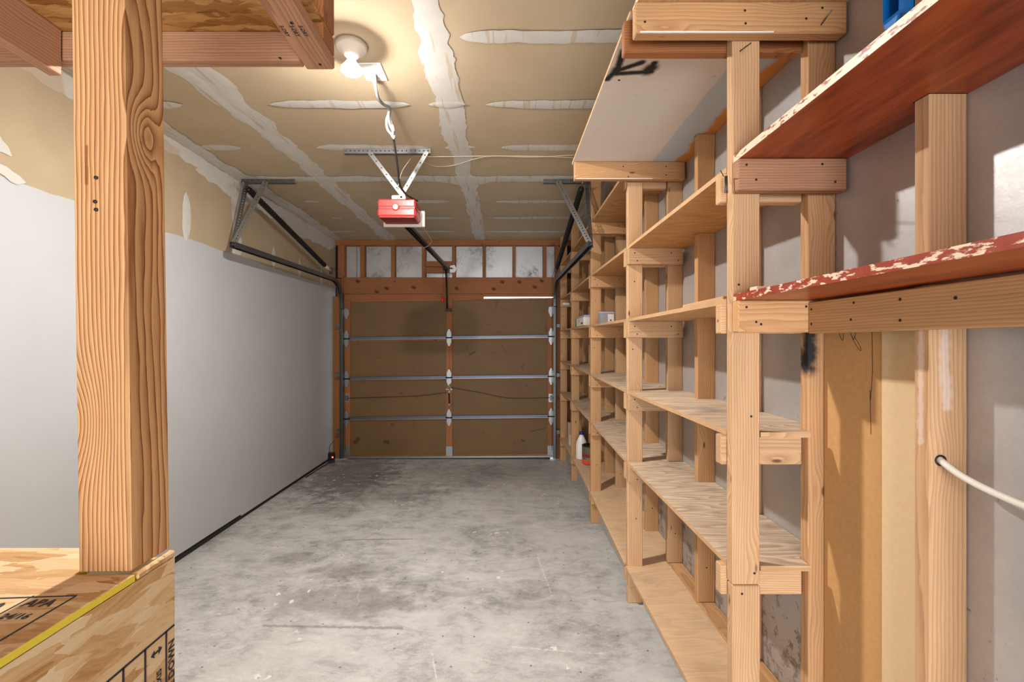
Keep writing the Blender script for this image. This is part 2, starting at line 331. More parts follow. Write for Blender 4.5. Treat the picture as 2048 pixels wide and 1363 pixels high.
def fin(bm, name, smooth=False):
    bmesh.ops.recalc_face_normals(bm, faces=bm.faces)
    me = bpy.data.meshes.new(name); bm.to_mesh(me); bm.free()
    if smooth:
        for p in me.polygons: p.use_smooth = True
    return me
def bbox(bm, lo, hi, bev=0.0, mi=0):
    vs_ = [bm.verts.new((x, y, z)) for x in (lo[0], hi[0]) for y in (lo[1], hi[1]) for z in (lo[2], hi[2])]
    fs = [bm.faces.new([vs_[i] for i in q]) for q in ((0, 1, 3, 2), (4, 6, 7, 5), (0, 4, 5, 1), (2, 3, 7, 6), (0, 2, 6, 4), (1, 5, 7, 3))]
    for f in fs: f.material_index = mi
    if bev:
        es = {e for f in fs for e in f.edges}
        bmesh.ops.bevel(bm, geom=list(es), offset=bev, segments=1, affect='EDGES', profile=0.5)
    return fs
def box(name, lo, hi, mat, parent=None, bev=0.002):
    """box whose object origin is its centre"""
    c = [(a+b)/2 for a, b in zip(lo, hi)]; bm = bmesh.new()
    bbox(bm, [a-k for a, k in zip(lo, c)], [a-k for a, k in zip(hi, c)], bev)
    return put(name, fin(bm, name), mat, parent, c)
def lumber(name, lo, hi, mat, parent=None, bev=0.0035, screws=(), face='-y', tilt=None):
    """solid timber: local X runs along the grain. screws: (world a, world b) heads on the face towards -y (a=x,b=z) or -x (a=y,b=z)"""
    d = [b-a for a, b in zip(lo, hi)]; c = Vector([(a+b)/2 for a, b in zip(lo, hi)]); ax = max(range(3), key=lambda i: d[i])
    if ax == 0: R = Matrix.Identity(3)
    elif ax == 1: R = Matrix.Rotation(math.pi/2, 3, 'Z')
    else: R = Matrix.Rotation(-math.pi/2, 3, 'Y')
    Ri = R.transposed(); h = Ri @ Vector(d); h = Vector([abs(v)/2 for v in h])
    bm = bmesh.new(); bbox(bm, -h, h, bev)
    for (a, b) in screws:
        q = []
        for k in range(6):
            t = k*math.pi/3; r = 0.0042
            wv_ = Vector((a+r*math.cos(t), lo[1]-0.0008, b+r*math.sin(t))) if face == '-y' else Vector((lo[0]-0.0008, a+r*math.cos(t), b+r*math.sin(t)))
            q.append(bm.verts.new(Ri @ (wv_-c)))
        f = bm.faces.new(q); f.material_index = 1
    me = fin(bm, name)
    o = put(name, me, [mat, 'screw_dark'] if screws else mat, parent, c, (R.to_euler() if tilt is None else (tilt @ R).to_euler()))
    return o
def prism(name, poly, z0, z1, mat, parent=None, slope=None, org=None, side=None, top=None):
    """plan polygon [(x,y)] extruded from z0 to z1; slope=(ya,yb,dz) lifts it linearly along y; side = slot for the edges"""
    org = Vector(org or (poly[0][0], poly[0][1], z0)); bm = bmesh.new()
    def dz(y): return 0 if not slope else slope[2]*(y-slope[0])/(slope[1]-slope[0])
    lo_v = [bm.verts.new(Vector((x, y, z0+dz(y)))-org) for x, y in poly]; hi_v = [bm.verts.new(Vector((x, y, z1+dz(y)))-org) for x, y in poly]
    bm.faces.new(lo_v); t = bm.faces.new(hi_v); n = len(poly)
    if top is not None: t.material_index = top
    for i in range(n):
        f = bm.faces.new((lo_v[i], lo_v[(i+1) % n], hi_v[(i+1) % n], hi_v[i]))
        if side is not None: f.material_index = side
    bmesh.ops.triangulate(bm, faces=[f for f in bm.faces if len(f.verts) > 4])
    return put(name, fin(bm, name), mat, parent, org)
def tube(name, pts, r, mat, parent=None, seg=8, smooth_n=0):
    pts = [Vector(p) for p in pts]
    if smooth_n:      # Catmull-Rom
        P = [pts[0]]+pts+[pts[-1]]; out = []
        for i in range(1, len(P)-2):
            for k in range(smooth_n):
                t = k/smooth_n; a, b, c_, d = P[i-1], P[i], P[i+1], P[i+2]
                out.append(0.5*((2*b)+(c_-a)*t+(2*a-5*b+4*c_-d)*t*t+(3*b-a-3*c_+d)*t**3))
        pts = out+[pts[-1]]
    bm = bmesh.new(); rings = []; up = Vector((0.13, 0.21, 0.97)); org = pts[0]
    for i, p in enumerate(pts):
        t = (pts[min(i+1, len(pts)-1)]-pts[max(i-1, 0)]).normalized(); u = t.cross(up).normalized(); v = u.cross(t)
        rr = r(i/(len(pts)-1)) if callable(r) else r
        rings.append([bm.verts.new(p-org+u*rr*math.cos(k*2*math.pi/seg)+v*rr*math.sin(k*2*math.pi/seg)) for k in range(seg)])
    for a, b in zip(rings, rings[1:]):
        for k in range(seg): bm.faces.new((a[k], a[(k+1) % seg], b[(k+1) % seg], b[k]))
    bm.faces.new(rings[0]); bm.faces.new(rings[-1])
    return put(name, fin(bm, name, True), mat, parent, org)
def lathe(name, prof, mat, parent=None, loc=(0, 0, 0), seg=28, mis=None, rot=None):
    bm = bmesh.new(); rings = [[bm.verts.new((r*math.cos(k*2*math.pi/seg), r*math.sin(k*2*math.pi/seg), z)) for k in range(seg)] for r, z in prof]
    for i, (a, b) in enumerate(zip(rings, rings[1:])):
        for k in range(seg):
            f = bm.faces.new((a[k], a[(k+1) % seg], b[(k+1) % seg], b[k]))
            f.smooth = True
            if mis: f.material_index = mis[i]
    for rg, i in ((rings[0], 0), (rings[-1], -1)):
        f = bm.faces.new(rg)
        if mis: f.material_index = mis[i]
    return put(name, fin(bm, name), mat, parent, loc, rot)
def sweep(name, path, prof, mat, parent=None, side=Vector((1, 0, 0))):
    """open profile [(u along side, v along normal)] swept along a path that lies in a plane across `side`"""
    bm = bmesh.new(); path = [Vector(p) for p in path]; org = path[0]; rings = []
    for i, p in enumerate(path):
        t = (path[min(i+1, len(path)-1)]-path[max(i-1, 0)]).normalized(); nrm = t.cross(side).normalized()
        rings.append([bm.verts.new(p-org+side*u+nrm*v) for u, v in prof])
    for a, b in zip(rings, rings[1:]):
        for k in range(len(prof)-1): bm.faces.new((a[k], a[k+1], b[k+1], b[k]))
    o = put(name, fin(bm, name), mat, parent, org)
    md = o.modifiers.new('thick', 'SOLIDIFY'); md.thickness = 0.0022; return o
def perforated(name, p0, p1, width, facing, mat, parent=None, flange=0.0, pitch=0.03, hole=0.009):
    """steel strip with real punched holes from p0 to p1, face towards `facing`; flange = second leg of an angle"""
    p0 = Vector(p0); p1 = Vector(p1); t = (p1-p0); L = t.length; t.normalize()
    s = t.cross(Vector(facing)).normalized(); n = s.cross(t).normalized()
    k = max(2, int(L/pitch)); pc = L/k; bm = bmesh.new(); cache = {}
    def vt(a, b, c_=0.0):
        key = (round(a, 5), round(b, 5), round(c_, 5))
        if key not in cache: cache[key] = bm.verts.new(t*a+s*b+n*c_)
        return cache[key]
    ys = (-width/2, -hole/2, hole/2, width/2)
    for i in range(k):
        xs = (i*pc, (i+0.5)*pc-hole/2, (i+0.5)*pc+hole/2, (i+1)*pc)
        for a in range(3):
            for b in range(3):
                if a == 1 and b == 1: continue
                bm.faces.new((vt(xs[a], ys[b]), vt(xs[a+1], ys[b]), vt(xs[a+1], ys[b+1]), vt(xs[a], ys[b+1])))
            if flange: bm.faces.new((vt(xs[a], ys[3]), vt(xs[a+1], ys[3]), vt(xs[a+1], ys[3], -flange), vt(xs[a], ys[3], -flange)))
    o = put(name, fin(bm, name), mat, parent, p0)
    md = o.modifiers.new('thick', 'SOLIDIFY'); md.thickness = 0.002; md.offset = 0; return o
def plate(name, pts, thick, mat, parent=None, n=(0, -1, 0)):
    """flat outline of 3D points given real thickness along -n"""
    pts = [Vector(p) for p in pts]; org = pts[0]; nn_ = Vector(n).normalized(); bm = bmesh.new()
    a = [bm.verts.new(p-org) for p in pts]; b = [bm.verts.new(p-org-nn_*thick) for p in pts]
    bm.faces.new(a); bm.faces.new(b)
    for i in range(len(pts)): bm.faces.new((a[i], a[(i+1) % len(pts)], b[(i+1) % len(pts)], b[i]))
    return put(name, fin(bm, name), mat, parent, org)

# ------------------------------------------------------------------ SETTING
box('floor', (XL-0.3, YR-0.2, -0.15), (XW+0.3, YB+0.25, 0.0), 'concrete', bev=0)['kind'] = 'structure'
ceil = box('ceiling', (XL-0.1, YR-0.1, ZC), (XW+0.15, YB+0.15, ZC+0.1), 'drywall', bev=0); ceil['kind'] = 'structure'
def ragged(n, amp, corr=0.75):
    v = 0; out = []
    for i in range(n): v = corr*v+random.uniform(-amp, amp); out.append(v)
    return out
def compound_strip(a, b, w, normal, mat='compound', parent=None, amp=0.012, taper=True, step=0.03, bow=0.0, name='joint_compound', t=0.0016, lift=0.0):
    """ragged smear of joint compound from a to b on a flat surface"""
    a = Vector(a); b = Vector(b); d = b-a; L = d.length; d.normalize(); nn_ = Vector(normal); s = d.cross(nn_).normalized()
    k = max(6, int(L/step)); r1 = ragged(k+1, amp); r2 = ragged(k+1, amp); bm = bmesh.new(); rows = []
    for i in range(k+1):
        u = i/k; e = min(u, 1-u)*L
        f = min(1.0, math.sqrt(max(e, 0)/(w*1.3)))*0.92+0.08 if taper else 1.0
        c_ = d*(L*u)+s*bow*math.sin(u*3.1)
        hw1 = max(0.003, (w/2+r1[i])*f); hw2 = max(0.003, (w/2+r2[i])*f)
        p = [c_-s*hw1, c_-s*hw1*0.55+nn_*t, c_+s*hw2*0.55+nn_*t, c_+s*hw2]
        rows.append([bm.verts.new(q+nn_*(0.0004+lift)) for q in p])
    for x, y in zip(rows, rows[1:]):
        for j in range(3): bm.faces.new((x[j], x[j+1], y[j+1], y[j]))
    bm.normal_update()
    me = bpy.data.meshes.new(name)
    if sum((f.normal for f in bm.faces), Vector()).dot(nn_) < 0: bmesh.ops.reverse_faces(bm, faces=bm.faces)
    bm.to_mesh(me); bm.free()
    for p in me.polygons: p.use_smooth = True
    return put(name, me, mat, parent, a)
DN = (0, 0, -1)
zc = ZC
LIFT = [0.0]
def cs(x0, y0, x1, y1, w, **k): LIFT[0] += 0.00037; compound_strip((x0, y0, zc), (x1, y1, zc), w, DN, parent=ceil, lift=LIFT[0] % 0.0061, **k)
cs(-1.62, YR, -1.53, YB-0.02, 0.15, amp=0.014, taper=False); cs(-1.70, 1.9, -1.575, 3.3, 0.10, amp=0.012); cs(-1.53, 4.6, -1.50, 5.9, 0.09, amp=0.012)
cs(-0.335, YR, -0.31, YB-0.02, 0.13, amp=0.012, taper=False); cs(-0.33, 2.0, -0.31, 3.6, 0.16, amp=0.012); cs(-0.29, 3.7, -0.30, 5.8, 0.11, amp=0.016)
cs(0.92, YR, 0.92, YB-0.02, 0.15, amp=0.012, taper=False)
cs(XL+0.05, YR, XL+0.05, YB-0.02, 0.13, amp=0.012, taper=False); cs(XL+0.1, 3.5, XL+0.1, 5.6, 0.1, amp=0.016)
cs(XL+0.02, 3.807, 1.05, 3.80, 0.13, amp=0.010, taper=False); cs(-0.55, 3.86, -0.1, 3.86, 0.22, amp=0.02)
for (y, L) in ((2.046, [(-0.2, 0.9)]), (2.62, [(-2.2, -1.89), (-1.37, -0.55), (-0.44, -0.22), (-0.10, 0.85)]), (3.207, [(-2.2, -1.89), (-1.34, -0.55), (-0.42, -0.2), (-0.02, 0.85)]),
               (4.42, [(-1.97, -1.82), (-1.26, -0.52), (-0.08, 0.9)]), (4.98, [(-1.93, -1.80), (-1.13, -0.55), (-0.16, 0.9)]), (5.576, [(-2.2, -1.86), (-1.15, -0.61), (-0.22, 0.9)]), (1.44, [(-1.3, -0.5), (-0.1, 0.8)]), (0.8, [(-0.2, 0.8)])):
    for x0, x1 in L: cs(x0, y, x1, y+random.uniform(-0.01, 0.01), 0.085, amp=0.006)

wl = empty('wall_left', (XL, 1.6, 0), kind='structure')
box('drywall_panel', (XL-0.013, YR, 0.052), (XL, 3.878, ZC), 'wall_paint', wl, 0)
box('drywall_panel', (XL-0.015, 3.882, 0.035), (XL-0.002, YB+0.02, ZC), 'wall_paint', wl, 0)
box('bottom_plate', (XL-0.1, YR, 0.0), (XL-0.012, YB, 0.12), 'dark_gap', wl, 0)
box('backing', (XL-0.1, YR-0.1, 0.12), (XL-0.02, YB+0.1, ZC), 'dark_gap', wl, 0)
WN = (1, 0, 0)
def ws(y0, z0, y1, z1, w, **k): LIFT[0] += 0.00037; compound_strip((XL, y0, z0), (XL, y1, z1), w, WN, parent=wl, lift=LIFT[0] % 0.0061, **k)
ws(YR, ZC-0.055, YB, ZC-0.055, 0.11, taper=False); ws(3.3, ZC-0.12, 4.7, ZC-0.12, 0.1, amp=0.014); ws(4.5, ZC-0.13, 6.0, ZC-0.1, 0.14, amp=0.016)
ws(3.80, ZC-0.05, 3.80, 2.28, 0.11, amp=0.008, taper=False); ws(3.84, 2.5, 3.84, 2.27, 0.07)
for y, z in ((3.20, 2.62), (4.42, 2.50), (4.98, 2.50), (5.58, 2.5)): ws(y, z, y, 2.27, 0.085, amp=0.005)
ws(2.36, 2.84, 2.50, 2.62, 0.10, amp=0.008)
ws(1.9, 2.50, 2.06, 2.40, 0.1, amp=0.02); ws(1.95, 2.33, 2.12, 2.30, 0.09, amp=0.02)

# right wall: studs, foil sheathing, curb
wr = empty('wall_right', (XW, 1.6, 0), kind='structure')
ypan = [YR-0.02, -1.62, -0.40, 0.82, 2.04, 3.26, 4.48, 5.70, YB+0.12]
for a, b in zip(ypan, ypan[1:]): box('sheathing_panel', (XW, a+0.001, 0.19), (XW+0.02, b-0.001, ZC), 'foil_sheathing', wr, 0)
box('outer_wall', (XW+0.025, YR-0.1, 0), (XW+0.1, YB+0.15, ZC), 'dark_gap', wr, 0)
prism('concrete_curb', [(0.815, YR), (XW+0.02, YR), (XW+0.02, YB-0.02), (0.83, YB-0.02)], 0.0, 0.185, 'curb_concrete', wr, org=(0.8, 0, 0))
STUDS = [1.028+0.408*k for k in range(-9, 13)]
for i, y in enumerate(STUDS):
    if y+0.04 > YB: continue
    m = 'stud_dripped' if abs(y-1.028) < 0.01 else 'stud_sooty' if abs(y-1.436) < 0.01 else ('fir_warm', 'fir', 'fir_warm')[i % 3]
    lumber('stud', (XS, y, 0.225), (XW-0.001, y+0.038, ZC-0.04), m, wr, 0.002, [(1.02, 2.7), (1.03, 0.4)])
lumber('sill_plate', (XS, YR, 0.187), (XW-0.001, YB-0.02, 0.223), 'fir_warm', wr)
lumber('top_plate', (XS, YR, ZC-0.038), (XW-0.001, YB-0.02, ZC-0.001), 'fir_warm', wr)
box('hardboard_panel', (1.034, 1.214, 0.226), (1.040, 1.434, 1.60), 'hardboard_brown', wr, 0.001)
box('hardboard_panel', (1.030, 1.068, 0.226), (1.036, 1.211, 1.60), 'hardboard_cream', wr, 0.001)

def hb(x, y): Y = 1.0335*F/(x-VX); return (1.0335, Y, H+(VY-y)/F*Y)
for L in (((1678, 664), (1682, 676), (1686, 680), (1687, 666)), ((1701, 664), (1705, 676), (1716, 696), (1722, 701), (1720, 692), (1708, 672)), ((1704, 672), (1708, 678), (1712, 664)), ((1744, 664), (1745, 740), (1741, 800)), ((1740, 780), (1742, 868))):
    tube('pencil_mark', [hb(*q) for q in L], 0.0006, 'print_ink', wr, 4, 5)
# far wall: framed gable above the header
wf = empty('wall_far', (0, YB, 0), kind='structure')
YF = YB-0.02
def fx(px): return (px-VX)/F*YF
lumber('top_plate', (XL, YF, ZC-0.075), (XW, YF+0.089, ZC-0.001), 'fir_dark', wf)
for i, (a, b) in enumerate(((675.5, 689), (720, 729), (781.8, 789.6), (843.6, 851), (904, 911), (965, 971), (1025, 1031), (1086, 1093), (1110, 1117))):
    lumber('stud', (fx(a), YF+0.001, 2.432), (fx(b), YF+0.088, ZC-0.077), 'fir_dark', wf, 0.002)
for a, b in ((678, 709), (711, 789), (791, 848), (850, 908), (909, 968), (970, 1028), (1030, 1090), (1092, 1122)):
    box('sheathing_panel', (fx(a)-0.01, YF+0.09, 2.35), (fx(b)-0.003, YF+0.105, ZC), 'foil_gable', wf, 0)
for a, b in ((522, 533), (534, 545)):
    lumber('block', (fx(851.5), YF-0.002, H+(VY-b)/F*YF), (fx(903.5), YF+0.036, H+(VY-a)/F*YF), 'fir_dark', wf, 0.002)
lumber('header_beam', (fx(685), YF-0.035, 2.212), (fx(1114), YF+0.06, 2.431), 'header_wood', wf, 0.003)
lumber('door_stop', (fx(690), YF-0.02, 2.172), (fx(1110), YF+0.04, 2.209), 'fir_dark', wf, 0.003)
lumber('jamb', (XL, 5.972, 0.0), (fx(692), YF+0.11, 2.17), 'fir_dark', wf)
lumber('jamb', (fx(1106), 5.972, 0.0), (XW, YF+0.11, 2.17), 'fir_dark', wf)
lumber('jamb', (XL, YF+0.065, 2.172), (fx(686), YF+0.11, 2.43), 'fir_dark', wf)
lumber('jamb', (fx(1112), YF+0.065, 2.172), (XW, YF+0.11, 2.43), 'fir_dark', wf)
box('gap_blocker', (fx(690), 5.968, 2.10), (fx(968), 6.0, 2.170), 'fir_dark', wf, 0.002)  # added strip that blocks the bright gap over the door's left part
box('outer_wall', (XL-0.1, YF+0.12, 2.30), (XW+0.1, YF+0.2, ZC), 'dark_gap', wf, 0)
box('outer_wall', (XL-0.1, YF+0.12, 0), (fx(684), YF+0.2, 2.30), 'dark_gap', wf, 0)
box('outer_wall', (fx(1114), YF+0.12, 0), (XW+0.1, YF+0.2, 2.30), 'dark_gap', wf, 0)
# unseen rear wall; its opening is added to let the fill light in
wb = empty('wall_rear', (0, YR, 0), kind='structure')
for lo, hi in (((XL-0.1, YR-0.1, 0), (-0.75, YR, ZC)), ((1.0, YR-0.1, 0), (XW+0.1, YR, ZC)), ((-0.75, YR-0.1, 2.2), (1.0, YR, ZC))):
    box('drywall_panel', lo, hi, 'drywall', wb, 0)

# ------------------------------------------------------------------ GARAGE DOOR
YD = 5.93
door = empty('door_1', (fx(898), YD, 0.0), kind='structure')
DX0 = (688-VX)/F*YD; DX1 = (1108-VX)/F*YD; DXM = (898.5-VX)/F*YD
zs = [0.035, 0.545, 1.075, 1.605, 2.135]
def dsk(x): return (x-DXM)*0.012       # the door hangs a little out of level
tiltd = Matrix.Rotation(-0.012, 3, 'Y')
for k in range(4):
    z0, z1 = zs[k]+0.002, zs[k+1]-0.002
    sec = empty('door_section', (DXM, YD, z0)); sec.parent = door; sec.location = Vector((DXM, YD, z0))-Vector(door.location)
    for (a, b) in ((DX0+0.085, DXM-0.042), (DXM+0.042, DX1-0.085)):
        o = box('panel', (a-0.01, YD+0.018, z0+0.002), (b+0.01, YD+0.024, z1-0.002), 'door_board', sec, 0)
        o.location.z += dsk((a+b)/2); o.rotation_euler = (0, -0.012, 0)
    for (a, b) in ((DX0, DX0+0.085), (DXM-0.042, DXM+0.042), (DX1-0.085, DX1)):
        o = lumber('stile', (a, YD, z0), (b, YD+0.036, z1), 'fir_dark', sec, 0.002); o.location.z += dsk((a+b)/2)
    for (a, b) in ((DX0+0.087, DXM-0.044), (DXM+0.044, DX1-0.087)):
        for za in (z0, z1-0.022):
            o = lumber('rail', (a, YD+0.003, za), (b, YD+0.030, za+0.022), 'fir_dark', sec, 0.001, tilt=tiltd); o.location.z += dsk((a+b)/2)
for k in range(1, 4):
    o = box('strut', (DX0+0.05, YD-0.014, zs[k]-0.002), (DX1-0.05, YD-0.002, zs[k]+0.034), 'strut_steel', door, 0.002)
    o.location.z += dsk((DX0+DX1)/2); o.rotation_euler = (0, -0.012, 0)
    o = box('strut_lip', (DX0+0.05, YD-0.030, zs[k]-0.004), (DX1-0.05, YD-0.0145, zs[k]+0.003), 'galvanised', door, 0.001)
    o.location.z += dsk((DX0+DX1)/2); o.rotation_euler = (0, -0.012, 0)
def leaf(name, x, z, up, parent, w=0.032, hgt=0.105):
    s = 1 if up else -1; y = YD-0.031
    pts = [(x-w*0.8, y, z), (x+w*0.8, y, z), (x+w, y, z+s*hgt*0.45), (x+w*0.25, y, z+s*hgt), (x-w*0.25, y, z+s*hgt), (x-w, y, z+s*hgt*0.45)]
    return plate(name, pts, 0.004, 'galvanised', parent)
def knuckle(x, z, parent, w=0.045): return tube('pin', [(x-w, YD-0.036, z), (x+w, YD-0.036, z)], 0.009, 'black_steel', parent)
for x in (DX0+0.042, DXM, DX1-0.042):
    for k in range(1, 4):
        z = zs[k]+dsk(x)+0.012; h_ = empty('hinge', (x, YD, z)); h_.parent = door; h_.location = Vector((x, YD, z))-Vector(door.location)
        leaf('hinge_leaf', x, z+0.006, True, h_); leaf('hinge_leaf', x, z-0.006, False, h_); knuckle(x, z, h_)
for x, s in ((DX0+0.042, -1), (DX1-0.042, 1)):
    z = 2.01+dsk(x); h_ = empty('roller_bracket', (x, YD, z)); h_.parent = door; h_.location = Vector((x, YD, z))-Vector(door.location)
    leaf('bracket_leaf', x, z, False, h_, 0.036, 0.13); tube('roller_shaft', [(x-0.03*s, YD-0.036, z+0.005), (x+0.085*s, YD-0.036, z+0.005)], 0.007, 'galvanised', h_)
    plate('bottom_bracket', [(x-0.045, YD-0.006, 0.05), (x+0.045, YD-0.006, 0.05), (x+0.045, YD-0.006, 0.18), (x-0.045, YD-0.006, 0.18)], 0.004, 'galvanised', door)
    lb = empty('side_latch', (x, YD, 0.80)); lb.parent = door; lb.location = Vector((x, YD, 0.80))-Vector(door.location)
    plate('latch_plate', [(x-0.03, YD-0.004, 0.76), (x+0.03, YD-0.004, 0.76), (x+0.03, YD-0.004, 0.87), (x-0.03, YD-0.004, 0.87)], 0.003, 'galvanised', lb)
    box('latch_body', (x-0.012, YD-0.034, 0.785), (x+0.02, YD-0.005, 0.845), 'galvanised_dull', lb)
    tube('latch_bolt', [(x, YD-0.02, 0.815), (x+0.11*s, YD-0.02, 0.815)], 0.009, 'galvanised', lb)
plate('bottom_bracket', [(DXM-0.042, YD-0.006, 0.045), (DXM+0.042, YD-0.006, 0.045), (DXM+0.042, YD-0.006, 0.17), (DXM-0.042, YD-0.006, 0.17)], 0.004, 'galvanised', door)
o = box('bottom_rail', (DX0, YD-0.018, 0.018), (DX1, YD-0.001, 0.046), 'galvanised', door, 0.003); o.rotation_euler = (0, -0.006, 0)
box('rubber_seal', (DX0+0.04, YD+0.004, 0.002), (DX1-0.05, YD+0.034, 0.034), 'black_steel', door, 0.003)
lk = empty('lock', (DXM, YD, 0.93)); lk.parent = door; lk.location = Vector((DXM, YD, 0.93))-Vector(door.location)
bm = bmesh.new(); n = 16; y = YD-0.012
ring = [(DXM+(0.05 if k % 4 == 0 else 0.026)*math.cos(k*math.pi/8), y, 0.93+(0.05 if k % 4 == 0 else 0.026)*math.sin(k*math.pi/8)) for k in range(16)]; bm.free()
plate('lock_cross', ring, 0.008, 'galvanised', lk)
lathe('lock_hub', [(0.02, 0), (0.02, 0.02), (0.008, 0.03)], 'galvanised', lk, (DXM, YD-0.020, 0.93), 14, rot=(math.pi/2, 0, 0))
tube('lock_lever', [(DXM, YD-0.03, 0.93), (DXM+0.012, YD-0.03, 1.0)], 0.009, 'galvanised', lk)
tube('lock_pull', [(DXM, YD-0.025, 0.88), (DXM+0.004, YD-0.025, 0.74)], 0.009, 'black_steel', lk)
lathe('pull_knob', [(0.012, 0), (0.016, 0.012), (0.012, 0.03)], 'box_grey', lk, (DXM+0.004, YD-0.025, 0.715), 12)
tube('latch_cable', [(DXM-0.03, YD-0.012, 0.89), (DXM-0.5, YD-0.006, 0.84), (DX0+0.06, YD-0.012, 0.815)], 0.0035, 'black_steel', lk, 6, 8)
tube('latch_cable', [(DXM+0.03, YD-0.012, 0.955), (DXM+0.45, YD-0.006, 0.88), (DXM+0.8, YD-0.006, 0.815), (DX1-0.06, YD-0.012, 0.82)], 0.0035, 'black_steel', lk, 6, 8)

# ------------------------------------------------------------------ TRACKS AND SPRINGS
def track(side):
    X = -2.13 if side < 0 else 0.685
    lab = 'galvanised door track along the white left wall, hung from the ceiling' if side < 0 else 'galvanised door track beside the shelving, hung from the ceiling'
    t = empty('garage_door_track', (X, YD-0.05, 0), lab, 'track', 'garage door tracks')
    yv = YD-0.055; zt = 2.345; r = 0.32; path = [(X, yv, 0.02), (X, yv, 1.0), (X, yv, zt-r)]
    for k in range(1, 11):
        a = k/10*math.pi/2; path.append((X, yv-r*(1-math.cos(a)), zt-r+r*math.sin(a)))
    path += [(X, 4.6, zt-0.012), (X, 3.50, zt-0.03)]
    pr = [(0.022, -0.022), (0.022, 0.022), (-0.022, 0.022), (-0.022, -0.022), (-0.010, -0.028)]
    pr = [(-side*u, v) for u, v in pr]
    sweep('rail', path, pr, 'galvanised_dull', t)
    for z in (0.35, 1.1, 1.75):
        xa = X-0.02 if side < 0 else X+0.02; xb = XL+0.001 if side < 0 else xa+0.06
        xb = xb if side < 0 else 0.748
        box('bracket', (min(xa, xb) if side > 0 else max(xa-0.055, XL+0.001), yv-0.02, z), (max(xa, xb) if side > 0 else xa, 5.970, z+0.05), 'galvanised_dull', t, 0.002)
    xa, xb = ((-2.235, -1.78) if side < 0 else (0.345, 0.742))
    perforated('ceiling_angle', (xa, 3.80, ZC-0.022), (xb, 3.80, ZC-0.022), 0.034, (0, -1, 0), 'galvanised_dull', t, 0.03)
    xs = -2.02 if side < 0 else 0.47
    perforated('strap', (xs, 3.79, ZC-0.03), (X-0.012*side*-1, 3.53, zt-0.03), 0.042, (0.3*(-side), -1, 0.2), 'galvanised', t, 0.016, 0.026, 0.010)
    xs = -2.18 if side < 0 else 0.71
    perforated('strap', (xs, 3.79, ZC-0.03), (X+0.022*side, 3.55, zt-0.05), 0.034, (-side*0.8, -0.7, 0), 'galvanised_dull', t, 0.014, 0.026, 0.009)
    lab = 'black extension spring sloping above the track on the left wall' if side < 0 else 'black extension spring sloping above the track beside the shelving'
    Xs = X+0.005*side if side < 0 else X-0.03; a = Vector((Xs, 3.72, 2.83)); b = Vector((Xs, 5.33, 2.475)); d = b-a
    sp_ = empty('extension_spring', a, lab, 'spring', 'garage door springs')
    n = 420; pts = []; turns = 70; u = Vector((1, 0, 0)); v = d.normalized().cross(u)
    for k in range(n+1):
        q = k/n; th = q*turns*2*math.pi; pts.append(a+d*q+(u*math.cos(th)+v*math.sin(th))*0.022)
    tube('coil', [a, b], 0.0225, 'black_steel', sp_, 12)
    bm = bmesh.new(); rings = []
    for k in range(0, 91):
        q = k/90; rr = 0.0275 if k % 2 else 0.0228; c_ = d*q
        rings.append([bm.verts.new(c_+(u*math.cos(j*math.pi/5)+v*math.sin(j*math.pi/5))*rr) for j in range(10)])
    for r0, r1 in zip(rings, rings[1:]):
        for j in range(10): bm.faces.new((r0[j], r0[(j+1) % 10], r1[(j+1) % 10], r1[j]))
    put('coil_ridge', fin(bm, 'coil_ridge'), 'black_steel', sp_, a)
    tube('hook', [a-d.normalized()*0.075+Vector((0, 0, 0.015)), a], 0.008, 'galvanised_dull', sp_)
    e = b+d.normalized()*0.17
    tube('pulley_fork', [b, e], 0.02, 'opener_pan' if side < 0 else 'black_steel', sp_, 10)
    lathe('pulley', [(0.045, -0.009), (0.036, -0.003), (0.036, 0.003), (0.045, 0.009)], 'galvanised_dull', sp_, e+Vector((0, 0.03, 0)), 18, rot=(0, math.pi/2, 0))
    tube('lift_cable', [e+Vector((-0.012*side, 0.03, 0.04)), (X-0.036*side, YD-0.09, 2.42), (X-0.036*side, YD-0.03, 0.12)], 0.003, 'galvanised_dull', sp_, 5)
track(-1); track(1)

# ------------------------------------------------------------------ DOOR OPENER
XO = -0.75
op = empty('garage_door_opener', (XO, 3.25, 2.43), 'red box garage door opener with rail and trolley, hung from the ceiling', 'door opener')
OB0, OB1 = -0.890, -0.620; OY = 3.15; OZ = 2.435
bm = bmesh.new(); bbox(bm, (OB0, OY, OZ), (OB1, OY+0.20, OZ+0.062), 0.012); hs = put('housing', fin(bm, 'housing'), 'opener_red', op)
hs.location = -Vector(op.location)
bm = bmesh.new(); bbox(bm, (OB0+0.002, OY+0.002, OZ+0.066), (OB1-0.002, OY+0.198, OZ+0.125), 0.010); o = put('housing', fin(bm, 'housing'), 'opener_red', op); o.location = -Vector(op.location)
box('housing_seam', (OB0+0.006, OY+0.006, OZ+0.055), (OB1-0.006, OY+0.19, OZ+0.072), 'opener_dark_red', op, 0)
box('housing_base', (OB0+0.012, OY+0.012, OZ-0.004), (OB1-0.012, OY+0.19, OZ+0.001), 'opener_dark_red', op, 0)
box('chassis_pan', (OB0-0.012, OY+0.203, OZ-0.02), (OB1+0.03, OY+0.225, OZ+0.10), 'opener_pan', op, 0.004)
lathe('badge', [(0.026, 0), (0.026, 0.006), (0.021, 0.009)], 'opener_red', op, ((OB0+OB1)/2-0.005, OY+0.001, OZ+0.066), 20, rot=(math.pi/2, 0, 0))
lathe('badge_disc', [(0.019, 0), (0.018, 0.004), (0.002, 0.005)], 'opener_badge', op, ((OB0+OB1)/2-0.005, OY-0.0075, OZ+0.066), 20, rot=(math.pi/2, 0, 0))
